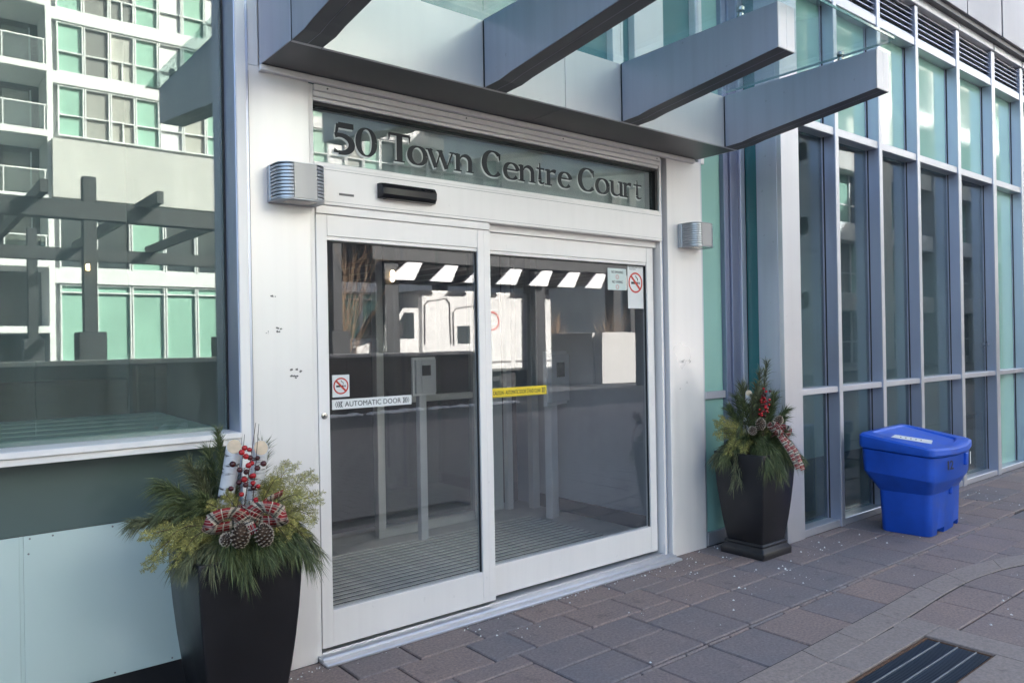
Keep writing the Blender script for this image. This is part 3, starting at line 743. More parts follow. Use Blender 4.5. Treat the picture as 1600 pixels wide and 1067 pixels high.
# ================================================================== VESTIBULE
vf = struct('vestibule_floor', MB().box(1.41, 5.24, 3.721, 5.9, -.02, .012), m_tile, 'beige tiled floor of the vestibule behind the doors')
bx('vestibule_wall', m_int, eb, 4.74, 4.80, 3.73, 5.9, .012, 2.9, 0)
bx('vestibule_ceiling', m_int, eb, 1.41, 5.2, 3.705, 5.9, 2.9, 2.95, 0)
bx('vestibule_back_wall', m_intd, eb, 1.41, 4.74, 5.78, 5.88, .012, 2.9, 0)
mt_ = thing('entrance_mat', 'ribbed dark grey mat inside the sliding doors', 'mat', (3, 4.4, .012))
bx('mat_base', paint('mat_rubber', (.022, .021, .021), .9), mt_, 1.47, 4.36, 3.78, 5.18, .0125, .016, 0)
ms = MB().box(-1.44, 1.44, -.017, .017, 0, .009, .002).mesh('mat_slat', paint('mat_rib', (.78, .74, .68), .6, 0, .15, 15))
for i in range(21): inst(ms, 'mat_slat', mt_, (2.915, 3.815+i*.0665, .0162))
idr = thing('inner_door', 'pale framed inner door behind the sliding doors', 'door', (3.5, 5.42, .012))
m_inner = paint('inner_door_frame', (.66, .65, .62), .4, .2, .06)
bx('post', m_inner, idr, 2.985, 3.05, 5.38, 5.45, .013, 2.6, .003)
bx('post', m_inner, idr, 1.46, 1.53, 5.38, 5.45, .013, 2.6, .003)
bx('post', m_inner, idr, 4.60, 4.68, 5.38, 5.45, .013, 2.6, .003)
bx('post', m_inner, idr, 3.93, 3.985, 5.38, 5.45, .013, 2.6, .003)
bx('bottom_rail', m_inner, idr, 3.051, 3.929, 5.385, 5.445, .013, .09, .003)
bx('mid_rail', m_inner, idr, 3.051, 3.929, 5.385, 5.445, 1.075, 1.13, .003)
bx('head_rail', m_inner, idr, 1.46, 4.68, 5.381, 5.449, 2.601, 2.68, .003)
bx('pane', g_sign, idr, 3.051, 3.929, 5.41, 5.418, 1.131, 2.6, 0)
bx('pane', g_sign, idr, 3.051, 3.929, 5.41, 5.418, .091, 1.0745, 0)
bx('vestibule_post', m_inner, eb, 4.40, 4.46, 5.50, 5.56, .013, 2.89, .003)
bx('vestibule_post', m_inner, eb, 4.10, 4.15, 5.55, 5.60, .013, 2.89, .003)
bx('vestibule_panel', m_intw, eb, 4.16, 4.39, 5.56, 5.58, .013, 2.89, .003)
bx('vestibule_skirting', m_greyl, eb, 4.715, 4.7395, 3.75, 5.49, .013, .13, .003)
def intercom(label, x, y, z, s, rz):
    t = thing('intercom_panel', label, 'intercom', (x, y, z), rz)
    def b(n, m, x0, x1, y0, y1, z0, z1, c=.002): return MB().box(x0*s, x1*s, y0*s, y1*s, z0*s, z1*s, c).build(n, m, t, local=True)
    m_i = paint('intercom_plate', (.70, .71, .73), .35, .2)
    b('plate', m_i, -.17, .17, -.02, .02, 0, .42)
    b('surround', paint('intercom_surround', (.88, .88, .88), .4), -.20, .20, .0205, .05, -.03, .45)
    b('screen', paint('intercom_screen', (.02, .03, .03), .1), -.075, .075, -.023, -.0202, .22, .35)
    for i in range(3):
        for j in range(4): b('button', m_white, -.04+i*.035, -.018+i*.035, -.024, -.0202, .05+j*.032, .07+j*.032, .001)
    b('post', m_i, -.06, .06, .051, .12, -z/s+.014/s, .3)
    return t
intercom('intercom panel with small screen behind the left sliding leaf', 3.23, 5.05, 1.17, .62, .2)
intercom('large intercom panel with keypad behind the yellow caution strip', 4.52, 4.92, 1.03, .98, .35)
# ================================================================== ACROSS THE DRIVE (seen in the glass)
m_wcon = paint('white_facade', (.70, .71, .72), .6, 0, .05, .6)
m_conc = paint('pale_concrete', (.50, .495, .485), .8, 0, .08, .5, bump=.2)
m_ogreen = spandrel('opposite_green_panel', (.27, .46, .38), .2)
m_odark = paint('opposite_window', (.045, .055, .06), .12, 0, .3, .5)
def curtain():
    t = NT('window_curtain'); v = t.coord((9, 1, .25)); n = t.noise(v, 3, 3); oi = t.n('ShaderNodeObjectInfo')
    c = t.mix(oi.outputs['Random'], (.07, .07, .07), (.50, .49, .45)); c = t.mix(t.ramp(n, .35, .65, 0, .55), c, (.20, .21, .20))
    t.bsdf(c, .35, 0, Coat_Weight=.8, Coat_Roughness=.03); return t.m
m_curt = curtain()
m_brownw = paint('brown_timber_wall', (.05, .036, .03), .75, 0, .35, 3, (1, 1, 6), bump=.4)
m_steeld = paint('dark_steel', (.028, .03, .033), .5, .2, .1)
ob = thing('apartment_block', 'white apartment block with green panels mirrored in the large window', 'building', (12, -32, 0))
YO = -31.0
bx('wall', m_wcon, ob, 5.55, 32, -45, YO-.35, 0, 27, 0)
bx('concrete_band', m_conc, ob, 5.45, 32, YO-.40, YO+.55, 8.15, 10.7, .02)
floors = [10.95+2.8*k for k in range(6)]
bay = 1.06
pat = ['g', 'c', 'c', 'g', 'w', 'c', 'g', 'd']
rest_p = {'g': MB(), 'c': MB(), 'd': MB(), 'w': MB()}; rest_f = MB()
pmat = {'g': m_ogreen, 'c': m_curt, 'd': m_odark, 'w': m_wcon}
def window_frame(mb, xa, xb, z0, z1, zs, vert):
    t = .055
    mb.box(xa, xa+t, YO-.12, YO+.05, z0, z1); mb.box(xb-t, xb, YO-.12, YO+.05, z0, z1)
    mb.box(xa+t, xb-t, YO-.12, YO+.045, z0, z0+t); mb.box(xa+t, xb-t, YO-.12, YO+.045, z1-t, z1)
    mb.box(xa+t, xb-t, YO-.12, YO+.04, zs-t/2, zs+t/2)
    if vert: mb.box((xa+xb)/2-t/2, (xa+xb)/2+t/2, YO-.12, YO+.035, z0+t, zs-t/2)
for fi, zf in enumerate(floors):
    bx('slab_band', m_wcon, ob, 5.55, 32, YO-.30, YO+.12, zf+2.25, zf+2.8, .02)
    for b in range(25):
        xa = 5.75+b*bay; xb = xa+bay-.03; k = pat[(b+fi*(0 if b < 5 else 3)) % 8]
        zs = zf+.95
        if xa < 15.5 and fi < 3:
            p = bx('window', pmat[k], ob, xa, xb, YO-.16, YO-.125, zf+.02, zf+2.24, 0)
            fr = MB(); window_frame(fr, xa, xb, zf+.02, zf+2.24, zs, k == 'c' and b % 2 == 0); fr.build('frame', m_wcon, p)
        else:
            rest_p[k].box(xa, xb, YO-.16, YO-.125, zf+.02, zf+2.24); window_frame(rest_f, xa, xb, zf+.02, zf+2.24, zs, False)
# lower storeys
for (z0, z1) in ((1.0, 4.45), (5.15, 8.1)):
    for b in range(18):
        xa = 5.75+b*1.45; xb = xa+1.40; k = 'g' if z0 < 3 else random.Random(b).choice('gdgd')
        if xa < 15.5:
            p = bx('window', pmat[k], ob, xa, xb, YO-.16, YO-.125, z0, z1, 0)
            fr = MB(); window_frame(fr, xa, xb, z0, z1, z1-.35, False); fr.build('frame', m_wcon, p)
        else:
            rest_p[k].box(xa, xb, YO-.16, YO-.125, z0, z1); window_frame(rest_f, xa, xb, z0, z1, z1-.35, False)
bx('slab_band', m_wcon, ob, 5.55, 32, YO-.30, YO+.15, 4.47, 5.13, .02)
bx('slab_band', m_wcon, ob, 5.55, 32, YO-.30, YO+.10, 0, .98, .02)
for k, mb in rest_p.items():
    if mb.v: o = mb.build('window_field', pmat[k], ob); o['kind'] = 'stuff'
o = rest_f.build('frame_field', m_wcon, ob); o['kind'] = 'stuff'
# recessed balconies on the left end
bx('balcony_wall', paint('balcony_shade_wall', (.10, .10, .10), .8), ob, -14, 5.54, -45, YO-2.0, 0, 27, 0)  # shade of the recess is put into this dark wall colour
bx('pier', m_wcon, ob, 5.30, 5.54, YO-2.0, YO+.2, 0, 27, .02)
for fi in range(9):
    z = 5.1+2.8*fi-2.8
    bx('balcony_slab', m_wcon, ob, -14, 5.29, YO-2.0, YO+.6, z, z+.30, .02)
    if z < 9 or fi > 6: continue
for fi in range(1, 7):
    z = 5.4+2.8*fi-2.8
    bx('balcony_glass', glass('balcony_glass_%d' % fi, (.72, .8, .78), .1, .6), ob, -14, 5.2, YO+.52, YO+.535, z+.05, z+1.02, 0)
    bx('balcony_rail', m_wcon, ob, -14, 5.25, YO+.50, YO+.56, z+1.03, z+1.09, .005)
    for k in range(7): bx('rail_post', m_wcon, ob, 5.15-k*1.5, 5.20-k*1.5, YO+.50, YO+.55, z, z+1.028, .005)
    for k in range(3): bx('balcony_door', m_ogreen if k % 2 else m_curt, ob, 3.9-k*1.6, 4.9-k*1.6, YO-1.99, YO-1.93, z+.02, z+2.2, .01)
    for k in range(4): bx('door_frame', m_wcon, ob, 4.93-k*1.6, 5.0-k*1.6, YO-1.99, YO-1.9, z+.02, z+2.3, .01)
# neighbouring concrete block further along
nb = thing('concrete_block', 'grey concrete block with wide piers mirrored in the glazed wing', 'building', (45, -14, 0))
YN = -10.0
bx('wall', m_conc, nb, 29.6, 75, -30, YN-.8, 0, 19, 0)
for k in range(8):
    bx('pier', m_conc, nb, 29.5+k*6., 30.7+k*6., YN-.79, YN, 0, 19, .03)
for f_ in range(6):
    z = .4+f_*3.1
    bx('floor_band', m_wcon if f_ % 2 else m_conc, nb, 29.5, 75, YN-.78, YN-.15, z+2.3, z+3.1, .03)
    for k in range(8):
        for q in range(3):
            xa = 30.9+k*6.+q*1.55
            p = bx('window', (m_ogreen, m_odark, m_curt)[(k+q+f_) % 3], nb, xa, xa+1.45, YN-.77, YN-.72, z, z+2.29, 0)
            if k < 4 and f_ < 5:
                bx('frame', m_wcon, p, xa, xa+1.45, YN-.719, YN-.68, z+.9, z+.97, 0)
                bx('frame', m_wcon, p, xa-.04, xa+.04, YN-.7195, YN-.66, z, z+2.29, 0)
# planter wall with white coping along the drive
pw = thing('planter_wall', 'low brown timber planter wall with pale coping across the drive', 'wall', (6, -8.7, 0))
for k in range(12):
    bx('board_panel', m_brownw, pw, -12+k*2.0, -10.02+k*2.0, -9.2, -8.70, 0, 1.27, .01)
    bx('coping', m_conc, pw, -12+k*2.0, -10.01+k*2.0, -9.26, -8.64, 1.272, 1.36, .01)
lw = thing('concrete_wall', 'angled low concrete wall mirrored in the right sliding leaf, one end in sun', 'wall', (20.2, -12.8, 0))
def wall_run(a, b, n):
    a, b = Vector((*a, 0)), Vector((*b, 0)); d = (b-a)/n; ang = math.atan2(d.y, d.x); L_ = d.length
    me = MB().box(.005, L_-.005, -.2, .2, 0, 1.85, .01).mesh('wall_panel', m_conc)
    for k in range(n): inst(me, 'wall_panel', lw, tuple(a+d*k), (0, 0, ang))
wall_run((14.6, -21.6), (20.2, -12.8), 5); wall_run((20.25, -12.6), (28.2, -11.2), 4)
# pergola
pg = thing('pergola', 'dark timber pergola mirrored in the large window', 'pergola', (3, -13, 0))
for xx in (-2.3, 3.05, 8.2):
    for yy in (-9.6, -17.5):
        bx('post', m_steeld, pg, xx-.12, xx+.12, yy-.12, yy+.12, 0, 4.95, .01)
        bx('post_base', m_steeld, pg, xx-.25, xx+.25, yy-.25, yy+.25, 0, 1.9, .02)
for yy in (-9.6, -17.5): bx('main_beam', m_steeld, pg, -4, 9.4, yy-.15, yy-.121, 4.1, 4.45, .005); bx('main_beam', m_steeld, pg, -4, 9.4, yy+.121, yy+.15, 4.1, 4.45, .005)
for xx in (-3.4, -1.4, .6, 2.2, 4.2, 6.2, 8.6):
    bx('rafter', m_steeld, pg, xx-.07, xx+.07, -18.2, -8.9, 4.452, 4.70, .01)
pl_ = bx('pergola_lamp', emis('warm_lamp', (1, .62, .25), 14), pg, 2.96, 3.02, -9.44, -9.38, 3.1, 3.22, .01)
# covered drop-off
dp = thing('covered_walkway', 'dark covered walkway with white panels shaped as sun patches, mirrored in the sliding doors', 'canopy', (15, -13, 0))
bx('roof', m_steeld, dp, 9.6, 21, -16.5, -10.3, 3.75, 4.5, .02)
bx('soffit', paint('walkway_soffit', (.16, .145, .14), .6), dp, 9.7, 20.9, -16.4, -10.4, 3.70, 3.749, 0)
for k in range(12): bx('soffit_batten', m_wcon, dp, 9.9+k*.95, 9.94+k*.95, -16.3, -10.5, 3.66, 3.70, 0)
for k in range(9):
    MB().prism([(10.0+k*1.2, 3.25), (10.75+k*1.2, 3.25), (11.0+k*1.2, 3.72), (10.55+k*1.2, 3.72)], 1, -10.26, -10.2).build('sun_patch_panel', m_wcon, dp)  # slanted white panels added in place of sun patches under the soffit
for xx, yy in ((10.2, -10.6), (15.4, -10.6), (20.4, -10.6), (10.2, -16), (15.4, -16), (20.4, -16), (22.5, -14), (24.6, -15), (19., -15)):
    bx('pillar', m_steeld, dp, xx-.22, xx+.22, yy-.22, yy+.22, 0, 3.70 if xx < 21 else 8, .02)
wl = emis('walkway_lamp', (1, .68, .36), 10)
for xx in (10.2, 20.4): MB().loft([[(xx+r*math.cos(a), -10.32+r*math.sin(a), z) for a in (k*math.pi/5 for k in range(10))] for z, r in ((3.2, .03), (3.25, .06), (3.45, .06), (3.5, .03))]).build('lamp', wl, dp)
# delivery truck
tk = thing('delivery_truck', 'white delivery truck mirrored in the left sliding leaf', 'truck', (12.2, -11.6, 0))
m_truck = paint('truck_white', (.62, .62, .61), .3, 0, .03, 2)
MB().box(11.2, 16.2, -12.6, -10.7, .7, 3.05, .08).build('box_body', m_truck, tk)
MB().prism([(11.19, .55), (11.19, 2.55), (10.75, 2.55), (10.2, 1.75), (9.35, 1.5), (9.25, .55)], 1, -12.5, -10.75).build('cab', m_truck, tk)
MB().prism([(10.78, 2.42), (11.05, 2.42), (11.05, 1.72), (10.34, 1.72)], 1, -10.745, -10.735).build('side_window', m_odark, tk)
MB().prism([(10.73, 2.5), (10.17, 1.74), (10.15, 1.76), (10.71, 2.53)], 1, -12.4, -10.85).build('windscreen', m_odark, tk)
bx('chassis', m_steeld, tk, 9.4, 16.2, -12.4, -10.9, .4, .545, .02)
def wheel(par, x, y):
    mb = MB(); prf = [(0, -.12), (.3, -.12), (.40, -.10), (.42, 0), (.40, .10), (.3, .12), (0, .12)]
    mb.loft([[(x+r*math.cos(a), y+t, .42+r*math.sin(a)) for a in (k*math.pi/10 for k in range(20))] for r, t in ((.25, -.12), (.38, -.12), (.42, -.08), (.42, .08), (.38, .12), (.25, .12))])
    o = mb.build('wheel', m_dark, par, 40)
    MB().loft([[(x+r*math.cos(a), y+t, .42+r*math.sin(a)) for a in (k*math.pi/10 for k in range(20))] for r, t in ((.24, .08), (.24, .123), (.1, .11))]).build('rim', m_steel, o)
for xx in (10.1, 14.6, 15.5):
    for yy in (-12.3, -11.0): wheel(tk, xx, yy)
for x0_, z0_, z1_ in ((11.35, 1.55, 2.75), (12.35, 1.5, 2.55)):
    MB().tube([(x0_, -10.69, z0_), (x0_, -10.69, z1_-.12), (x0_+.12, -10.69, z1_), (x0_+.72, -10.69, z1_+.08), (x0_+.86, -10.69, z1_-.06), (x0_+.9, -10.69, z0_)], .022, 6).build('door_seal', m_greyl, tk)
MB().box(12.5, 12.95, -10.698, -10.69, 1.55, 2.05).build('side_window', m_odark, tk)
bx('mirror', m_dark, tk, 10.5, 10.62, -10.70, -10.55, 1.75, 2.15, .02)
for k in range(3): bx('side_trim', m_greyl, tk, 11.5+k*1.6, 12.9+k*1.6, -10.699, -10.69, .95, 1.0, 0)
ring_band(13.8, 2.2, .28, .28, .035, 24, -10.697, -10.69).build('emblem', m_red, tk)
# bare shrubs over the concrete wall and a bare tree
m_twig = paint('bare_twigs', (.26, .17, .10), .8, 0, .3, 10)
def shrub(x, y, z, h, n, label, name='bare_shrub', cat='shrub', seed=0, spread=.6, grp='bare shrubs along the concrete wall'):
    t = thing(name, label, cat, (x, y, z)); 
    if grp: t['group'] = grp
    rr = random.Random(seed); mb = MB()
    for i in range(n):
        a = rr.uniform(0, 6.28); l = h*rr.uniform(.5, 1); sp = spread*rr.uniform(.2, 1)
        p0 = Vector((rr.uniform(-.1, .1), rr.uniform(-.1, .1), 0)); pts = [p0]
        for k in range(1, 5):
            f = k/4; pts.append(p0+Vector((math.cos(a)*sp*f*f+rr.uniform(-.04, .04), math.sin(a)*sp*f*f+rr.uniform(-.04, .04), l*f)))
        mb.tube(pts, [.011, .009, .007, .005, .003], 3)
        for q in range(4):
            b = pts[rr.randint(1, 3)]; e = b+Vector((rr.uniform(-.25, .25), rr.uniform(-.25, .25), rr.uniform(.1, .4)))*h*.6
            mb.tube([b, (b+e)/2+Vector((0, 0, .03)), e], [.005, .004, .002], 3)
    mb.build('branch', m_twig, t, local=True); return t
for k, (xx, yy) in enumerate(((16.6, -20.), (18.2, -17.6), (19.9, -14.6), (21.6, -13.3), (23.3, -13.0), (25.0, -12.6))):
    shrub(xx, yy, 0, 2.9, 60, ['bare tan shrub at the shaded end of the concrete wall', 'bare tan shrub second along behind the concrete wall', 'bare tan shrub third along behind the concrete wall', 'bare tan shrub fourth along behind the concrete wall', 'bare tan shrub fifth along behind the concrete wall', 'bare tan shrub at the sunlit end of the concrete wall'][k], seed=k, spread=.9)
shrub(8.6, -10.0, 0, 5.0, 34, 'slim bare tree behind the planter wall left of the truck', 'bare_tree', 'tree', 77, 1.1, None)
# far tree line closing the drive
m_leafd = paint('dark_evergreen_needles', (.035, .05, .03), .8, 0, .4, 8)
for k, (xx, yy, hh) in enumerate(((36, -34, 9), (41, -40, 11), (47, -36, 8), (38, -48, 12))):
    t = thing('far_tree', 'dark evergreen tree, %s of four seen through the gap beside the apartment block' % ('nearest', 'tallest but one', 'rightmost', 'tallest')[k], 'tree', (xx, yy, 0)); t['group'] = 'evergreens beyond the drive'
    MB().tube([(0, 0, 0), (0, 0, hh*.9)], [.22, .04], 6).build('trunk', m_twig, t, local=True)
    mb = MB(); rr = random.Random(k)
    for i in range(1400):
        f = rr.random()**.8; rad = (1-f)*hh*.26*rr.random()**.5; a = rr.uniform(0, 6.28)
        c = Vector((rad*math.cos(a), rad*math.sin(a), hh*(.1+.9*f))); s = .22
        d = Vector((math.cos(a), math.sin(a), -.5)).normalized()*s*1.6; e = Vector((-math.sin(a), math.cos(a), rr.uniform(-.3, .3)))*s*.5
        mb.quad(c-e, c+d, c+e)
    mb.build('crown', m_leafd, t, local=True)
# ridge of old snow along the planter wall
sn_ = MB(); rr = random.Random(5)
for i in range(52):
    sn_.ball((5.5+i*.14+rr.uniform(-.1, .1), -8.35+rr.uniform(-.12, .1), .0), rr.uniform(.06, .13), 7, 5, (1.6, 1.2, .5))
o = sn_.build('snow_ridge', paint('old_snow', (.72, .74, .77), .7, 0, .15, 8), None, True); o['kind'] = 'stuff'; o['label'] = 'ridge of old snow along the foot of the planter wall'
# ================================================================== WALL LAMPS
def lamp_outline(w, d, r, n=6):
    """plan outline from the wall round the bullnose front, x from -w/2, y negative towards the viewer"""
    p = [(-w/2, 0.)]
    for i in range(n+1):
        a = R_(180+90*i/n); p.append((-w/2+r+r*math.cos(a), -d+r+r*math.sin(a)))
    for i in range(n+1):
        a = R_(270+90*i/n); p.append((w/2-r+r*math.cos(a), -d+r+r*math.sin(a)))
    p.append((w/2, 0.)); return p
def wall_lamp(x, z, label):
    t = thing('wall_lamp', label, 'wall lamp', (x, 3.519, z), 0, 'ribbed wall lamps on the columns')
    W, D, H = .238, .165, .172
    def pr(n, m, out, z0, z1, sm=35): return MB().prism(out, 2, z0, z1).build(n, m, t, sm, local=True)
    o1 = [(a, b) for a, b in lamp_outline(W-.034, D-.010, .07)]
    hs = pr('housing', m_lamp, o1, .004, H-.004)
    pr('top_cap', m_lamp, lamp_outline(W, D, .075), H-.0035, H)
    pr('bottom_rim', m_lamp, lamp_outline(W, D, .075), 0, .0035)
    MB().box(-W/2-.002, W/2+.002, -.035, 0, .002, H-.002, .002).build('mounting_plate', m_lamp, t, local=True)
    # ribs on both sides
    out = lamp_outline(W, D, .075, 8); inn = lamp_outline(W-.036, D-.012, .066, 8)
    hz = (H-.012)/10
    for k in range(10):
        z0 = .006+k*hz
        for sg in (-1, 1):
            pts = []
            n = 10
            A = out[:n] if sg < 0 else out[::-1][:n]; B = inn[:n] if sg < 0 else inn[::-1][:n]
            A = [(p[0], min(p[1], -.037)) for p in A][:9]; B = [(p[0], min(p[1], -.037)) for p in B][:9]
            rings = [[(a[0], a[1], z0), (a[0]*1.004, a[1], z0+hz*.35), (a[0], a[1], z0+hz*.66), (b[0], b[1], z0+hz*.66), (b[0], b[1], z0)] for a, b in zip(A, B)]
            MB().loft(rings).build('rib', m_lamp, hs, 40, local=True)
    # smooth front plate
    fr = [p for p in lamp_outline(W+.001, D+.0015, .075, 10)][10:-10]; bk = [p for p in lamp_outline(W-.012, D-.0065, .07, 10)][10:-10]
    MB().loft([[(a[0], a[1], .0055), (a[0], a[1], H-.0055), (b[0], b[1], H-.0055), (b[0], b[1], .0055)] for a, b in zip(fr, bk)]).build('front_plate', m_lampf, t, 40, local=True)
    MB().box(-.07, .07, -.135, -.05, -.0025, -.0005, .0005).build('lens', m_lens, t, local=True)
    MB().box(-.062, .062, -.128, -.057, -.0004, .002, 0).build('reflector', m_white, t, local=True)
    return t
wall_lamp(1.507, 2.232, 'ribbed silver wall lamp on the white column left of the doors')
wall_lamp(4.545, 2.215, 'ribbed silver wall lamp on the white column right of the doors')
# ================================================================== PLANTERS
def sq(h, z, r=.012, n=3):
    p = []
    for q, (sx, sy) in enumerate(((1, 1), (-1, 1), (-1, -1), (1, -1))):
        for i in range(n+1):
            a = R_(90*q+90*i/n); p.append((sx*(h-r)+r*math.cos(a), sy*(h-r)+r*math.sin(a), z))
    return p
def planter(x, y, label):
    t = thing('planter', label, 'planter', (x, y, 0), 0, 'tall black square planters at the doors')
    prof = [(.100, .146), (.16, .1555), (.26, .170), (.38, .184), (.50, .195), (.60, .2015), (.68, .205), (.728, .206), (.735, .2045), (.736, .190), (.70, .186), (.64, .180)]
    MB().loft([sq(h, z) for z, h in prof], True, False).build('body', m_plant, t, 32, local=True)
    bp = [(0.0, .180), (.042, .182), (.050, .178), (.068, .163), (.076, .158), (.079, .161), (.090, .161), (.0995, .153)]
    MB().loft([sq(h, z) for z, h in bp]).build('base', m_plant, t, 32, local=True)
    MB().loft([sq(.178, .64), sq(.178, .665)]).build('soil', m_soil, t, local=True)
    return t
PLc, PRc = (1.085, 3.165), (4.868, 3.212)
planter(*PLc, 'tall black square planter left of the sliding doors')
planter(*PRc, 'tall black square planter right of the doors beside the glazed wing')
# ------------------------------------------------------------------ winter arrangements
def leafmat(name, a, b, sc_=14, rough=.55):
    t = NT(name); v = t.coord(); n = t.noise(v, sc_, 3); n2 = t.noise(v, 90, 2)
    ge = t.n('ShaderNodeNewGeometry'); ri = ge.outputs['Random Per Island']
    c = t.mix(t.math('ADD', t.math('MULTIPLY', t.ramp(n, .3, .7), .5), t.math('MULTIPLY', ri, .5)), a, b)
    c = t.mix(t.ramp(ri, .82, 1., 0, .8), c, tuple(min(1, x*2.3) for x in b)); c = t.mix(t.ramp(n2, .4, .8, 0, .35), c, tuple(min(1, x*1.7) for x in b))
    bs = t.bsdf(c, rough); bs.inputs['Subsurface Weight'].default_value = 0
    return t.m
m_pine = leafmat('pine_needles', (.028, .042, .015), (.125, .148, .055))
m_pine2 = leafmat('pine_needles_grey', (.05, .06, .028), (.15, .155, .075))
m_cedar = leafmat('cedar_sprays', (.09, .095, .02), (.37, .33, .10))
m_stem = paint('woody_stem', (.10, .06, .035), .8, 0, .3, 30)
m_twig2 = paint('dark_red_twig', (.055, .022, .018), .6, 0, .3, 30)
m_berry = paint('red_berry', (.42, .012, .016), .16, 0, .25, 14)
m_berryd = paint('dark_berry', (.06, .008, .01), .18, 0, .25, 14)
m_cone = paint('pine_cone_scale', (.085, .050, .032), .75, 0, .35, 40)
m_conet = paint('pine_cone_tip', (.46, .37, .28), .8, 0, .3, 60)
def birch():
    t = NT('birch_bark'); v = t.coord((6, 6, 40)); n = t.noise(v, 1.6, 4); n2 = t.noise(t.coord((1, 1, 1)), 14, 4)
    c = t.mix(t.ramp(n2, .35, .7), (.72, .70, .68), (.52, .50, .52)); c = t.mix(t.ramp(n, .55, .61), c, (.06, .05, .05))
    b = t.bsdf(c, .7); t.bump(b, n, .5, .002); return t.m
m_birch = birch(); m_cut = paint('birch_cut_face', (.66, .50, .34), .8, 0, .12, 30)
def plaid():
    t = NT('plaid_ribbon'); tc = t.n('ShaderNodeTexCoord'); sp = t.n('ShaderNodeSeparateXYZ'); t.l(tc.outputs['UV'], sp.inputs[0])
    def band(src, period, lo, hi, off=0.):
        f = t.math('FRACT', t.math('ADD', t.math('DIVIDE', src, period), off))
        return t.math('MULTIPLY', t.math('GREATER_THAN', f, lo), t.math('LESS_THAN', f, hi))
    u, v = sp.outputs[0], sp.outputs[1]
    c = t.mix(band(u, .072, .0, .36), (.27, .014, .018), (.46, .38, .30))
    c = t.mix(t.math('MULTIPLY', band(v, .62, .0, .34), .45), c, (.62, .55, .46))
    c = t.mix(t.math('MULTIPLY', band(u, .072, .12, .22), .85), c, (.03, .03, .03))
    c = t.mix(t.math('MULTIPLY', band(v, .62, .12, .22), .8), c, (.03, .035, .03))
    c = t.mix(band(u, .072, .66, .71), c, (.62, .54, .44)); c = t.mix(band(v, .62, .66, .72), c, (.62, .54, .44))
    b = t.bsdf(c, .75); t.bump(b, t.noise(t.coord((1, 1, 1)), 500, 2), .4, .0006); return t.m
m_plaid = plaid()
def curve_pts(p0, p1, sag, n=8, side=0.):
    p0, p1 = Vector(p0), Vector(p1); out = []
    d = p1-p0; s = Vector((d.y, -d.x, 0))
    for i in range(n+1):
        f = i/n; out.append(p0.lerp(p1, f)+Vector((0, 0, sag*4*f*(1-f)))+s*side*4*f*(1-f))
    return out
def pine_bough(t, rr, p0, p1, sag, L=.085, n=170, droop=.5, mat=None, start=.3, wd=.0015):
    mat = mat or m_pine
    pts = curve_pts(p0, p1, sag, 8, rr.uniform(-.05, .05)); mb = MB()
    mbs = MB(); mbs.tube(pts, [.0042-.0003*i for i in range(9)], 5)
    o = mbs.build('bough', m_stem, t, True, local=True)
    N = len(pts)-1
    for i in range(n):
        f = start+(1-start)*rr.random()**.8; k = min(int(f*N), N-1); g = f*N-k
        p = pts[k].lerp(pts[k+1], g); d = (pts[k+1]-pts[k]).normalized()
        a = d.orthogonal().normalized(); b = d.cross(a); th = rr.uniform(0, 6.283)
        out = a*math.cos(th)+b*math.sin(th)
        dirn = (d*rr.uniform(.75, 1.5)+out*rr.uniform(.35, .85)).normalized()
        l = L*rr.uniform(.65, 1.15); q1 = p+dirn*l*.5+Vector((0, 0, -droop*l*.12)); q2 = p+dirn*l+Vector((0, 0, -droop*l*.5))
        w_ = dirn.cross(Vector((rr.uniform(-1, 1), rr.uniform(-1, 1), rr.uniform(-1, 1)))).normalized()*wd
        mb.quad(p-w_, p+w_, q1+w_*.9, q1-w_*.9); mb.quad(q1-w_*.9, q1+w_*.9, q2)
    mb.build('needles', mat, o, local=True)
def cedar_spray(t, rr, p0, p1, sag, nrm, scale=1., mat=None):
    """a flat branching cedar frond"""
    pts = curve_pts(p0, p1, sag, 9); mb = MB(); nrm = Vector(nrm).normalized()
    mbs = MB(); mbs.tube(pts, [.0035-.00028*i for i in range(10)], 4); o = mbs.build('cedar_frond', m_stem, t, True, local=True)
    def leaflet(a, b, w_):
        d = (b-a).normalized(); s = d.cross(nrm).normalized()*w_; m = a.lerp(b, .55)
        j = nrm*rr.uniform(-.003, .003)
        mb.quad(a-s*.6, m-s+j, b, m+s+j, a+s*.6)
        mb.quad(a-nrm*w_*.5, m-nrm*w_*.7, b, m+nrm*w_*.7)
    for i in range(2, 30):
        f = i/30; k = min(int(f*9), 8); p = pts[k].lerp(pts[k+1], f*9-k); d = (pts[k+1]-pts[k]).normalized()
        s = d.cross(nrm).normalized()*(1 if i % 2 else -1)
        l = .082*scale*(1-.6*f)*rr.uniform(.6, 1.2)
        br = (d*.9+s*.75+nrm*rr.uniform(-.55, .55)).normalized(); e = p+br*l+Vector((0, 0, -l*.12))
        leaflet(p, e, .0016)
        m = 7
        for j in range(1, m+1):
            g = j/(m+.4); q = p.lerp(e, g)
            for sg in (-1, 1):
                s2 = br.cross(nrm).normalized()*sg
                l2 = .021*scale*(1-.55*g)*rr.uniform(.5, 1.25); e2 = q+(br*.85+s2*.7+nrm*rr.uniform(-.2, .2)).normalized()*l2
                leaflet(q, e2, .0012)
                if l2 > .014:
                    q3 = q.lerp(e2, .5); leaflet(q3, q3+(br*.3+s2*1.).normalized()*l2*.55, .0011)
    mb.build('leaflets', mat or m_cedar, o, local=True)
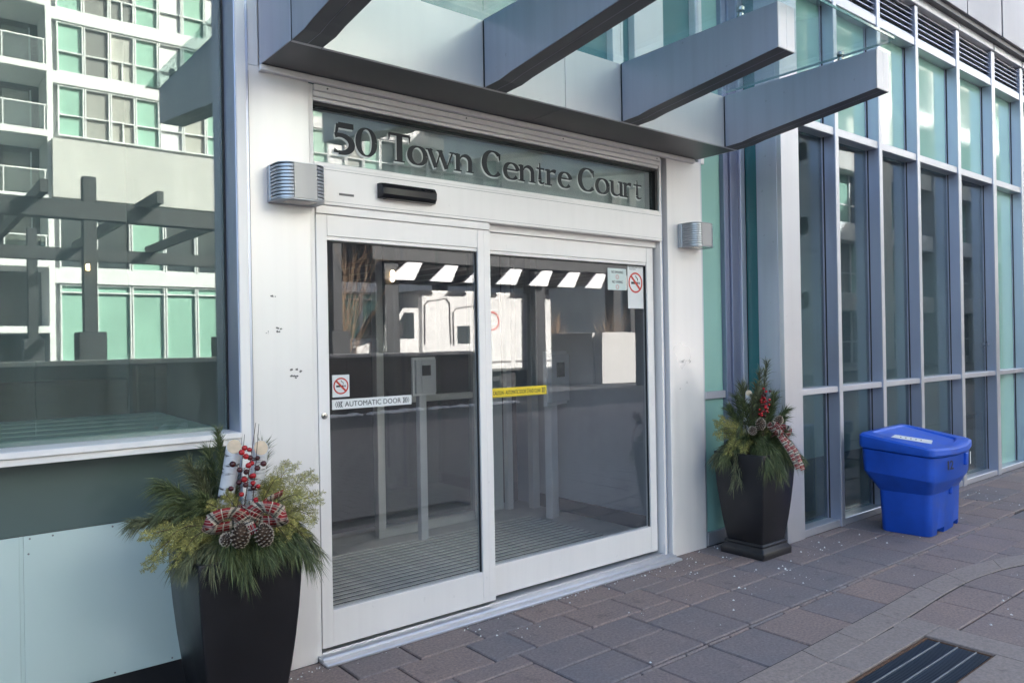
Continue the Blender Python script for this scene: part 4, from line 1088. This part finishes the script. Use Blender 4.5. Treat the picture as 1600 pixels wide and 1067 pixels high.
def log(t, p0, p1, r, slant=.9):
    p0, p1 = Vector(p0), Vector(p1); d = (p1-p0).normalized()
    a = d.orthogonal().normalized(); b = d.cross(a); rings = []
    for f, q in ((0, 1.03), (.35, 1.0), (.7, .98), (1, .97)):
        c = p0.lerp(p1, f)
        ring = []
        for k in range(18):
            o_ = (a*math.cos(k*math.pi/9)+b*math.sin(k*math.pi/9))*r*q*(1+.03*math.sin(3*k+f*5))
            ring.append(c+o_+(d*o_.y*slant if f == 1 else Vector((0, 0, 0))))
        rings.append(ring)
    o = MB().loft(rings).build('birch_log', m_birch, t, 40, local=True)
    top = rings[-1]; c = p1; n = (top[0]-c).cross(top[5]-c).normalized(); n = n if n.z > 0 else -n
    MB().loft([[c+(p-c)*.93+n*.0006 for p in top], [c+(p-c)*.90+n*.0028 for p in top]]).build('cut_face', m_cut, o, local=True)
def cone(t, c, axis, L, Rr, rr):
    ax = Vector(axis).normalized(); a = ax.orthogonal().normalized(); b = ax.cross(a); c = Vector(c)
    core = MB().tube([c-ax*L*.45, c-ax*L*.2, c+ax*L*.2, c+ax*L*.5], [Rr*.35, Rr*.6, Rr*.5, Rr*.1], 8).build('pine_cone', m_cone, t, True, local=True)
    sc1, tp = MB(), MB(); N = 84
    for i in range(N):
        f = i/N; th = i*2.39996; rad = Rr*math.sin(math.pi*min(1, .16+.80*f))**.7*(1 if f < .7 else 1-(f-.7)*1.2)
        o_ = a*math.cos(th)+b*math.sin(th); s = ax.cross(o_)
        base = c+ax*(-.46+.94*f)*L+o_*rad*.35; tip = c+ax*(-.46+.94*f+.07)*L+o_*rad*1.02
        w_ = Rr*.26*(1-.45*f); up = (ax*.8+o_*.2).normalized()*Rr*.07
        sc1.quad(base-s*w_*.6, base.lerp(tip, .7)-s*w_, tip, base.lerp(tip, .7)+s*w_, base+s*w_*.6)
        sc1.quad(base-s*w_*.6-up, base.lerp(tip, .7)-s*w_-up, tip-up, base.lerp(tip, .7)+s*w_-up, base+s*w_*.6-up)
        m1 = base.lerp(tip, .78); k = o_*.0012
        tp.quad(m1-s*w_*.8+up*.3+k, tip-s*w_*.25+k*2+up*.4, tip+s*w_*.25+k*2+up*.4, m1+s*w_*.8+up*.3+k)
        tp.quad(tip-s*w_*.45+k, tip+s*w_*.45+k, tip+s*w_*.45-up*1.2+k, tip-s*w_*.45-up*1.2+k)
    sc1.build('scales', m_cone, core, local=True); tp.build('scale_tips', m_conet, core, local=True)
def ribbon(t, pts, wdir, width, name='ribbon_loop'):
    P = [Vector(p) for p in pts]
    # smooth
    for _ in range(2):
        Q = [P[0]]
        for i in range(len(P)-1): Q += [P[i].lerp(P[i+1], .25), P[i].lerp(P[i+1], .75)]
        P = Q+[P[-1]]
    mb = MB(); L = 0.; W = Vector(wdir).normalized()*width/2
    for i in range(len(P)-1):
        l = (P[i+1]-P[i]).length
        d = (P[i+1]-P[i]).normalized(); ww = (W-d*W.dot(d)); ww = ww.normalized()*width/2 if ww.length > 1e-4 else W
        if i == 0: prev = ww
        mb.quad(P[i]-prev, P[i]+prev, P[i+1]+ww, P[i+1]-ww, uv=[(L, 0), (L, 1), (L+l, 1), (L+l, 0)])
        prev = ww; L += l
    o = mb.build(name, m_plaid, t, True, local=True)
    sm_ = o.modifiers.new('thick', 'SOLIDIFY'); sm_.thickness = .0012
    return o
def berries(t, rr, base, tip, n, spread, rad=(.008, .012), name='berry_stem', z0=.25):
    pts = curve_pts(base, tip, 0, 8, rr.uniform(-.04, .04)); st = MB(); st.tube(pts, [.0026-.0002*i for i in range(9)], 5)
    o = st.build(name, m_twig2, t, True, local=True); st2 = MB(); used = []
    for i in range(n):
        f = z0+(.95-z0)*rr.random()*.75; k = min(int(f*8), 7); p = pts[k].lerp(pts[k+1], f*8-k)
        for _ in range(12):
            e = p+Vector((rr.uniform(-1, 1)*spread, rr.uniform(-1, .35)*spread, rr.uniform(-.2, 1)*spread*.7))
            if all((e-q).length > .019 for q in used): break
        used.append(e); r_ = rr.uniform(*rad)
        st2.tube([p, p.lerp(e, .6)+Vector((0, 0, .004)), e], [.0013, .001, .0009], 4)
        MB().ball(e, r_, 12, 8, (1, 1, .95)).build('berry', m_berry if rr.random() < .64 else m_berryd, o, True, local=True)
    st2.build('twig', m_twig2, o, local=True)
rr = random.Random(21)
# ---- left arrangement; local frame: x to the right in the picture, -y towards the viewer, z up from the rim
la = thing('evergreen_arrangement', 'winter arrangement of pine, cedar, birch logs, cones and plaid bow in the left planter', 'plant arrangement', (PLc[0], PLc[1], .70), R_(-19), 'winter arrangements in the planters')
for p1, sag, L, dr_, mt in [((-.375, -.05, .18), .07, .08, .6, m_pine2), ((-.29, .04, .15), .07, .085, .7, m_pine), ((-.17, .02, .39), .02, .13, 1.1, m_pine2), ((-.27, .06, .30), .06, .12, .9, m_pine),
        ((-.06, .12, .50), .0, .07, .4, m_pine), ((-.10, .12, .42), .0, .09, .5, m_pine), ((-.24, -.10, .24), .07, .11, .9, m_pine), ((.12, .1, .42), .0, .09, .2, m_pine2), ((-.12, -.1, .26), .05, .10, .8, m_pine),
        ((-.17, -.22, .045), .06, .09, .9, m_pine2), ((-.09, -.24, .03), .07, .09, .9, m_pine2), ((-.01, -.23, .06), .06, .09, .8, m_pine), ((.045, -.25, -.03), .10, .085, 1.0, m_pine), ((.10, -.23, .055), .06, .09, .8, m_pine), ((.17, -.21, .06), .06, .09, .8, m_pine),
        ((.29, -.14, -.01), .12, .10, 1.2, m_pine), ((.22, -.18, .04), .08, .09, .9, m_pine), ((.33, -.1, .0), .13, .08, 1., m_pine2), ((-.24, .14, .22), .05, .10, .6, m_pine), ((.16, .12, .26), .05, .09, .4, m_pine), ((-.14, .1, .30), .02, .10, .5, m_pine),
        ((-.02, -.22, .06), .08, .11, 1., m_pine), ((.12, -.2, .07), .08, .10, 1., m_pine), ((-.2, -.16, .05), .08, .10, 1., m_pine2), ((.0, .0, .30), .0, .09, .5, m_pine), ((-.10, -.05, .22), .03, .09, .6, m_pine), ((.22, -.05, .14), .06, .09, .6, m_pine)]:
    b0 = (p1[0]*.12, p1[1]*.25, .0); pine_bough(la, rr, b0, p1, sag, L*.88, 330, dr_, mt)
    pine_bough(la, rr, b0, (p1[0]*.86+rr.uniform(-.04, .04), p1[1]*.9+rr.uniform(-.04, .04), p1[2]*.9+rr.uniform(-.03, .03)), sag, L*.85, 260, dr_, mt)
    pine_bough(la, rr, b0, (p1[0]*.6+rr.uniform(-.06, .06), p1[1]*.7+rr.uniform(-.05, .05), max(.06, p1[2]*.6+rr.uniform(-.03, .06))), sag, L*.8, 200, dr_, m_pine)
for p1, sag, sc2 in [((-.32, -.17, .14), .05, 1.2), ((-.30, -.19, .06), .08, 1.2), ((-.31, -.14, .01), .10, 1.2), ((-.22, -.21, .03), .09, 1.1), ((-.23, -.19, .14), .06, 1.1), ((-.17, -.22, .10), .06, 1.0)]:
    cedar_spray(la, rr, (-.03, -.07, .06), p1, sag, (-.1, -.8, .8), sc2)
for p1, sag, sc2 in [((.22, -.04, .36), .02, 1.3), ((.31, -.04, .31), .04, 1.3), ((.33, -.08, .22), .05, 1.3), ((.31, -.10, .14), .07, 1.3), ((.25, -.14, .25), .05, 1.3), ((.23, -.16, .16), .06, 1.2), ((.16, -.08, .31), .03, 1.2), ((.20, -.18, .08), .07, 1.2), ((.27, -.13, .07), .08, 1.1), ((-.03, -.10, .27), .02, .9), ((-.09, -.12, .24), .02, .9)]:
    cedar_spray(la, rr, (.06, -.04, .06), p1, sag, (.2, -.9, .5), sc2)
log(la, (-.07, -.03, .02), (.005, -.02, .445), .032); log(la, (.05, -.01, .02), (.108, -.03, .435), .031)
berries(la, rr, (.02, -.09, .08), (.088, -.09, .545), 9, .05, (.0095, .013), z0=.3); berries(la, rr, (.0, -.09, .08), (.045, -.08, .50), 8, .05, (.0095, .013), z0=.35); berries(la, rr, (.06, -.09, .10), (.10, -.09, .54), 8, .05, (.0095, .013), z0=.25)
cone(la, (.022, -.262, .135), (.12, -.35, .9), .108, .035, rr); cone(la, (.108, -.258, .128), (-.12, -.4, .9), .102, .035, rr); cone(la, (-.025, -.20, .11), (-.3, -.7, .5), .075, .028, rr)
ribbon(la, [(.045, -.20, .175), (.01, -.245, .222), (-.05, -.255, .222), (-.095, -.23, .185), (-.08, -.20, .152), (.045, -.185, .165)], (.5, -.4, .75), .060)
ribbon(la, [(.05, -.20, .18), (.085, -.245, .235), (.14, -.25, .23), (.185, -.22, .188), (.165, -.19, .158), (.05, -.185, .17)], (-.42, -.4, .8), .062)
ribbon(la, [(.05, -.17, .19), (.03, -.20, .235), (.06, -.225, .245), (.10, -.21, .215), (.07, -.19, .18)], (.8, -.5, .3), .042)
ribbon(la, [(.08, -.15, .19), (.11, -.16, .235), (.15, -.15, .25), (.185, -.13, .262)], (.4, -.4, .7), .042, 'ribbon_tail')
ribbon(la, [(.05, -.20, .18), (.06, -.225, .155), (.07, -.23, .13)], (1, 0, .3), .035, 'ribbon_tail')
# ---- right arrangement
ra = thing('evergreen_arrangement', 'winter arrangement with a tall pine tip and trailing plaid ribbon in the right planter', 'plant arrangement', (PRc[0], PRc[1], .70), R_(-56), 'winter arrangements in the planters')
for p1, sag, L, dr_, mt in [((.10, .03, .68), .0, .10, .7, m_pine2), ((.02, .0, .52), .0, .11, .9, m_pine2), ((-.08, .03, .50), .0, .10, .2, m_pine2), ((.14, .02, .44), .0, .10, .4, m_pine), ((.22, .0, .33), .02, .09, .5, m_pine), ((-.16, .02, .34), .02, .10, .5, m_pine), ((-.12, .08, .42), .0, .10, .4, m_pine),
        ((-.27, -.08, .0), .08, .10, 1.0, m_pine2), ((-.22, -.16, -.02), .09, .09, .9, m_pine), ((-.15, -.20, -.20), .22, .07, .8, m_pine2), ((.08, -.26, -.02), .10, .11, 1.2, m_pine), ((.16, -.22, -.05), .12, .11, 1.2, m_pine), ((.26, -.12, .0), .10, .10, 1., m_pine),
        ((.31, -.04, .0), .10, .09, .9, m_pine), ((.26, .06, .06), .10, .09, .8, m_pine), ((.12, .1, .30), .0, .10, .5, m_pine), ((-.005, -.085, .43), .0, .09, .8, m_pine2), ((-.07, -.07, .40), .0, .09, .7, m_pine), ((.05, -.06, .47), .0, .09, .6, m_pine2), ((.02, -.12, .24), .02, .10, .7, m_pine), ((.2, -.1, .2), .04, .10, .7, m_pine), ((-.06, -.14, .14), .04, .1, .8, m_pine), ((.0, .06, .40), .0, .1, .5, m_pine)]:
    b0 = (p1[0]*.12, p1[1]*.25, .0); pine_bough(ra, rr, b0, p1, sag, L, 280, dr_, mt, wd=.0018)
    pine_bough(ra, rr, b0, (p1[0]*.86+rr.uniform(-.04, .04), p1[1]*.9+rr.uniform(-.04, .04), p1[2]*.9+rr.uniform(-.03, .03)), sag, L, 220, dr_, mt, wd=.0018)
    pine_bough(ra, rr, b0, (p1[0]*.6+rr.uniform(-.06, .06), p1[1]*.7+rr.uniform(-.05, .05), max(.06, p1[2]*.6+rr.uniform(-.03, .06))), sag, L*.8, 170, dr_, m_pine, wd=.0018)
for p1, sag, sc2 in [((-.26, -.1, .24), .03, 1.3), ((-.22, -.14, .27), .03, 1.3), ((-.25, -.13, .16), .05, 1.3), ((-.15, -.18, .22), .04, 1.2), ((-.14, -.2, .10), .06, 1.2), ((-.08, -.22, .06), .06, 1.1), ((-.18, -.2, .04), .08, 1.2), ((.2, .0, .26), .02, 1.)]:
    cedar_spray(ra, rr, (-.04, -.05, .06), p1, sag, (-.2, -.9, .5), sc2)
log(ra, (-.06, -.03, .1), (-.03, -.03, .455), .024); log(ra, (.03, .02, .1), (.045, .03, .465), .024)
berries(ra, rr, (.06, -.09, .08), (.095, -.08, .56), 22, .028, (.008, .011), z0=.45); berries(ra, rr, (.05, -.09, .08), (.075, -.09, .50), 14, .026, (.008, .011), z0=.5)
cone(ra, (.045, -.17, .245), (.1, -.5, .85), .10, .036, rr); cone(ra, (.165, -.12, .265), (.4, -.5, .7), .09, .033, rr); cone(ra, (-.01, -.18, .20), (-.2, -.6, .6), .07, .03, rr)
ribbon(ra, [(.14, -.2, .20), (.10, -.22, .245), (.14, -.24, .26), (.17, -.22, .215), (.14, -.2, .19)], (.5, -.5, .5), .05)
ribbon(ra, [(.15, -.2, .20), (.2, -.22, .24), (.24, -.22, .21), (.21, -.2, .17), (.15, -.19, .19)], (.1, -.5, .8), .05)
ribbon(ra, [(.15, -.21, .19), (.12, -.23, .17), (.15, -.245, .20), (.19, -.23, .19)], (.6, -.3, .6), .05)
ribbon(ra, [(.16, -.2, .19), (.20, -.235, .12), (.235, -.24, .07), (.26, -.24, .01), (.285, -.24, -.05)], (.85, 0, .35), .036, 'ribbon_tail')
ribbon(ra, [(.18, -.2, .17), (.25, -.22, .10), (.28, -.24, .05), (.315, -.23, -.06)], (.75, .3, .35), .034, 'ribbon_tail')
# ================================================================== SALT BIN
sb = thing('salt_bin', 'bright blue plastic salt bin numbered 12 standing by the glazed wing', 'salt bin', (6.47, 2.74, 0), R_(4))
def binring(hx0, hx1, y0, y1, bul, z0, z1=None, r=.05, n=4, nf=10):
    """rounded plan: back at +y, bulging front at -y; z may slope from back (z0) to front (z1)"""
    z1 = z0 if z1 is None else z1; p = []
    def zz(y): return z0+(z1-z0)*(y1-y)/(y1-y0)
    for cx_, cy_, a0 in ((hx1-r, y1-r, 0), (hx0+r, y1-r, 90), (hx0+r, y0+r, 180)):
        for i in range(n+1):
            a = R_(a0+90*i/n); p.append((cx_+r*math.cos(a), cy_+r*math.sin(a)))
    for i in range(1, nf):
        f = i/nf; p.append((hx0+r+(hx1-hx0-2*r)*f, y0-bul*4*f*(1-f)))
    for i in range(n+1):
        a = R_(270+90*i/n); p.append((hx1-r+r*math.cos(a), y0+r+r*math.sin(a)))
    return [(a, b, zz(b)) for a, b in p]
A = dict(hx0=-.325, hx1=.36, y0=-.185, y1=.185); B = dict(hx0=-.44, hx1=.44, y0=-.245, y1=.275)
body = MB()
body.loft([binring(-.320, .352, -.180, .180, .012, 0.0), binring(-.325, .36, -.185, .185, .014, .012), binring(-.338, .368, -.195, .195, .016, .325),
           binring(-.345, .372, -.200, .205, .02, .335), binring(-.425, .425, -.240, .262, .045, .455, .425), binring(-.440, .437, -.246, .275, .05, .485, .445), binring(-.447, .445, -.250, .285, .055, .66, .62), binring(-.437, .435, -.240, .275, .053, .665, .625)])
bd = body.build('body', m_blue, sb, 28, local=True)
# fork pockets cut in the foot, front and side
pk = MB(); pk.box(-.20, -.06, -.30, -.02, -.02, .045); pk.box(.16, .30, -.30, -.02, -.02, .045); pc = pk.build('pocket_cut', m_blue, None)
pc.location = sb.location; pc.rotation_euler = sb.rotation_euler
dg = bpy.context.evaluated_depsgraph_get()
bmod = bd.modifiers.new('pockets', 'BOOLEAN'); bmod.object = pc; bmod.operation = 'DIFFERENCE'; bmod.solver = 'EXACT'
bpy.context.view_layer.update(); dg = bpy.context.evaluated_depsgraph_get()
nm = bpy.data.meshes.new_from_object(bd.evaluated_get(dg)); bd.modifiers.clear(); bd.data = nm
bpy.data.objects.remove(pc)
ld = MB()
ld.loft([binring(-.455, .452, -.262, .295, .058, .672, .632), binring(-.462, .458, -.268, .30, .06, .690, .645), binring(-.460, .456, -.266, .30, .06, .765, .682), binring(-.445, .440, -.252, .285, .056, .782, .694),
         binring(-.36, .34, -.19, .235, .04, .786, .700), binring(-.345, .325, -.178, .222, .038, .772, .686)])
lid = ld.build('lid', m_bluel, sb, 28, local=True)
lb = MB(); zf_ = lambda y: .686+(.772-.686)*(y+.178)/.40+.0022
lb.quad((-.31, .10, zf_(.10)), (-.16, .12, zf_(.12)), (.02, -.10, zf_(-.10)), (-.13, -.14, zf_(-.14)))
lo_ = lb.build('label', m_white, lid, local=True); lo_.modifiers.new('t', 'SOLIDIFY').thickness = .001
for k in range(5):
    f = .2+.13*k; a = Vector((-.235, .11, 0)).lerp(Vector((-.055, -.12, 0)), f)
    q = MB(); d1 = Vector((.022, .006, 0)); d2 = Vector((.003, -.004, 0))
    pts = [a-d1-d2, a+d1-d2, a+d1+d2, a-d1+d2]
    q.quad(*[(p.x, p.y, zf_(p.y)+.0014) for p in pts]); q.build('label_text', m_greyl, lid, local=True)
MB().box(-.36, .34, .285, .325, .70, .75, .01).build('hinge', m_bluel, sb, local=True)
hp = MB().box(.10, .15, -.318, -.262, .52, .615, .006).build('hasp', m_bluel, sb, local=True)
MB().box(.02, .07, -.232, -.19, .29, .37, .008).build('lower_lug', m_blue, sb, local=True)
# number and side label follow the bulging front
def front_y(x, z): 
    f = (x+.44)/.88; return -.248-.055*4*f*(1-f)*.98-.0045
for ch, dx, wd in (('1', .006, .018), ('2', .045, .046)):
    xd = -.275+dx
    d_ = text_mesh('digit', ch, .08, m_ink, None, 0, 0, 0, wd, .068, bold=.0010)
    d_.parent = bd; d_.location = (xd, front_y(xd, .56)-.010+dx*.02, .525); d_.rotation_euler = (R_(90), 0, R_(-13))
q = MB(); q.quad(*[(x, front_y(x, z)-.004, z) for x, z in ((.30, .50), (.36, .50), (.36, .60), (.30, .60))]); q.build('side_label', m_white, bd, local=True)
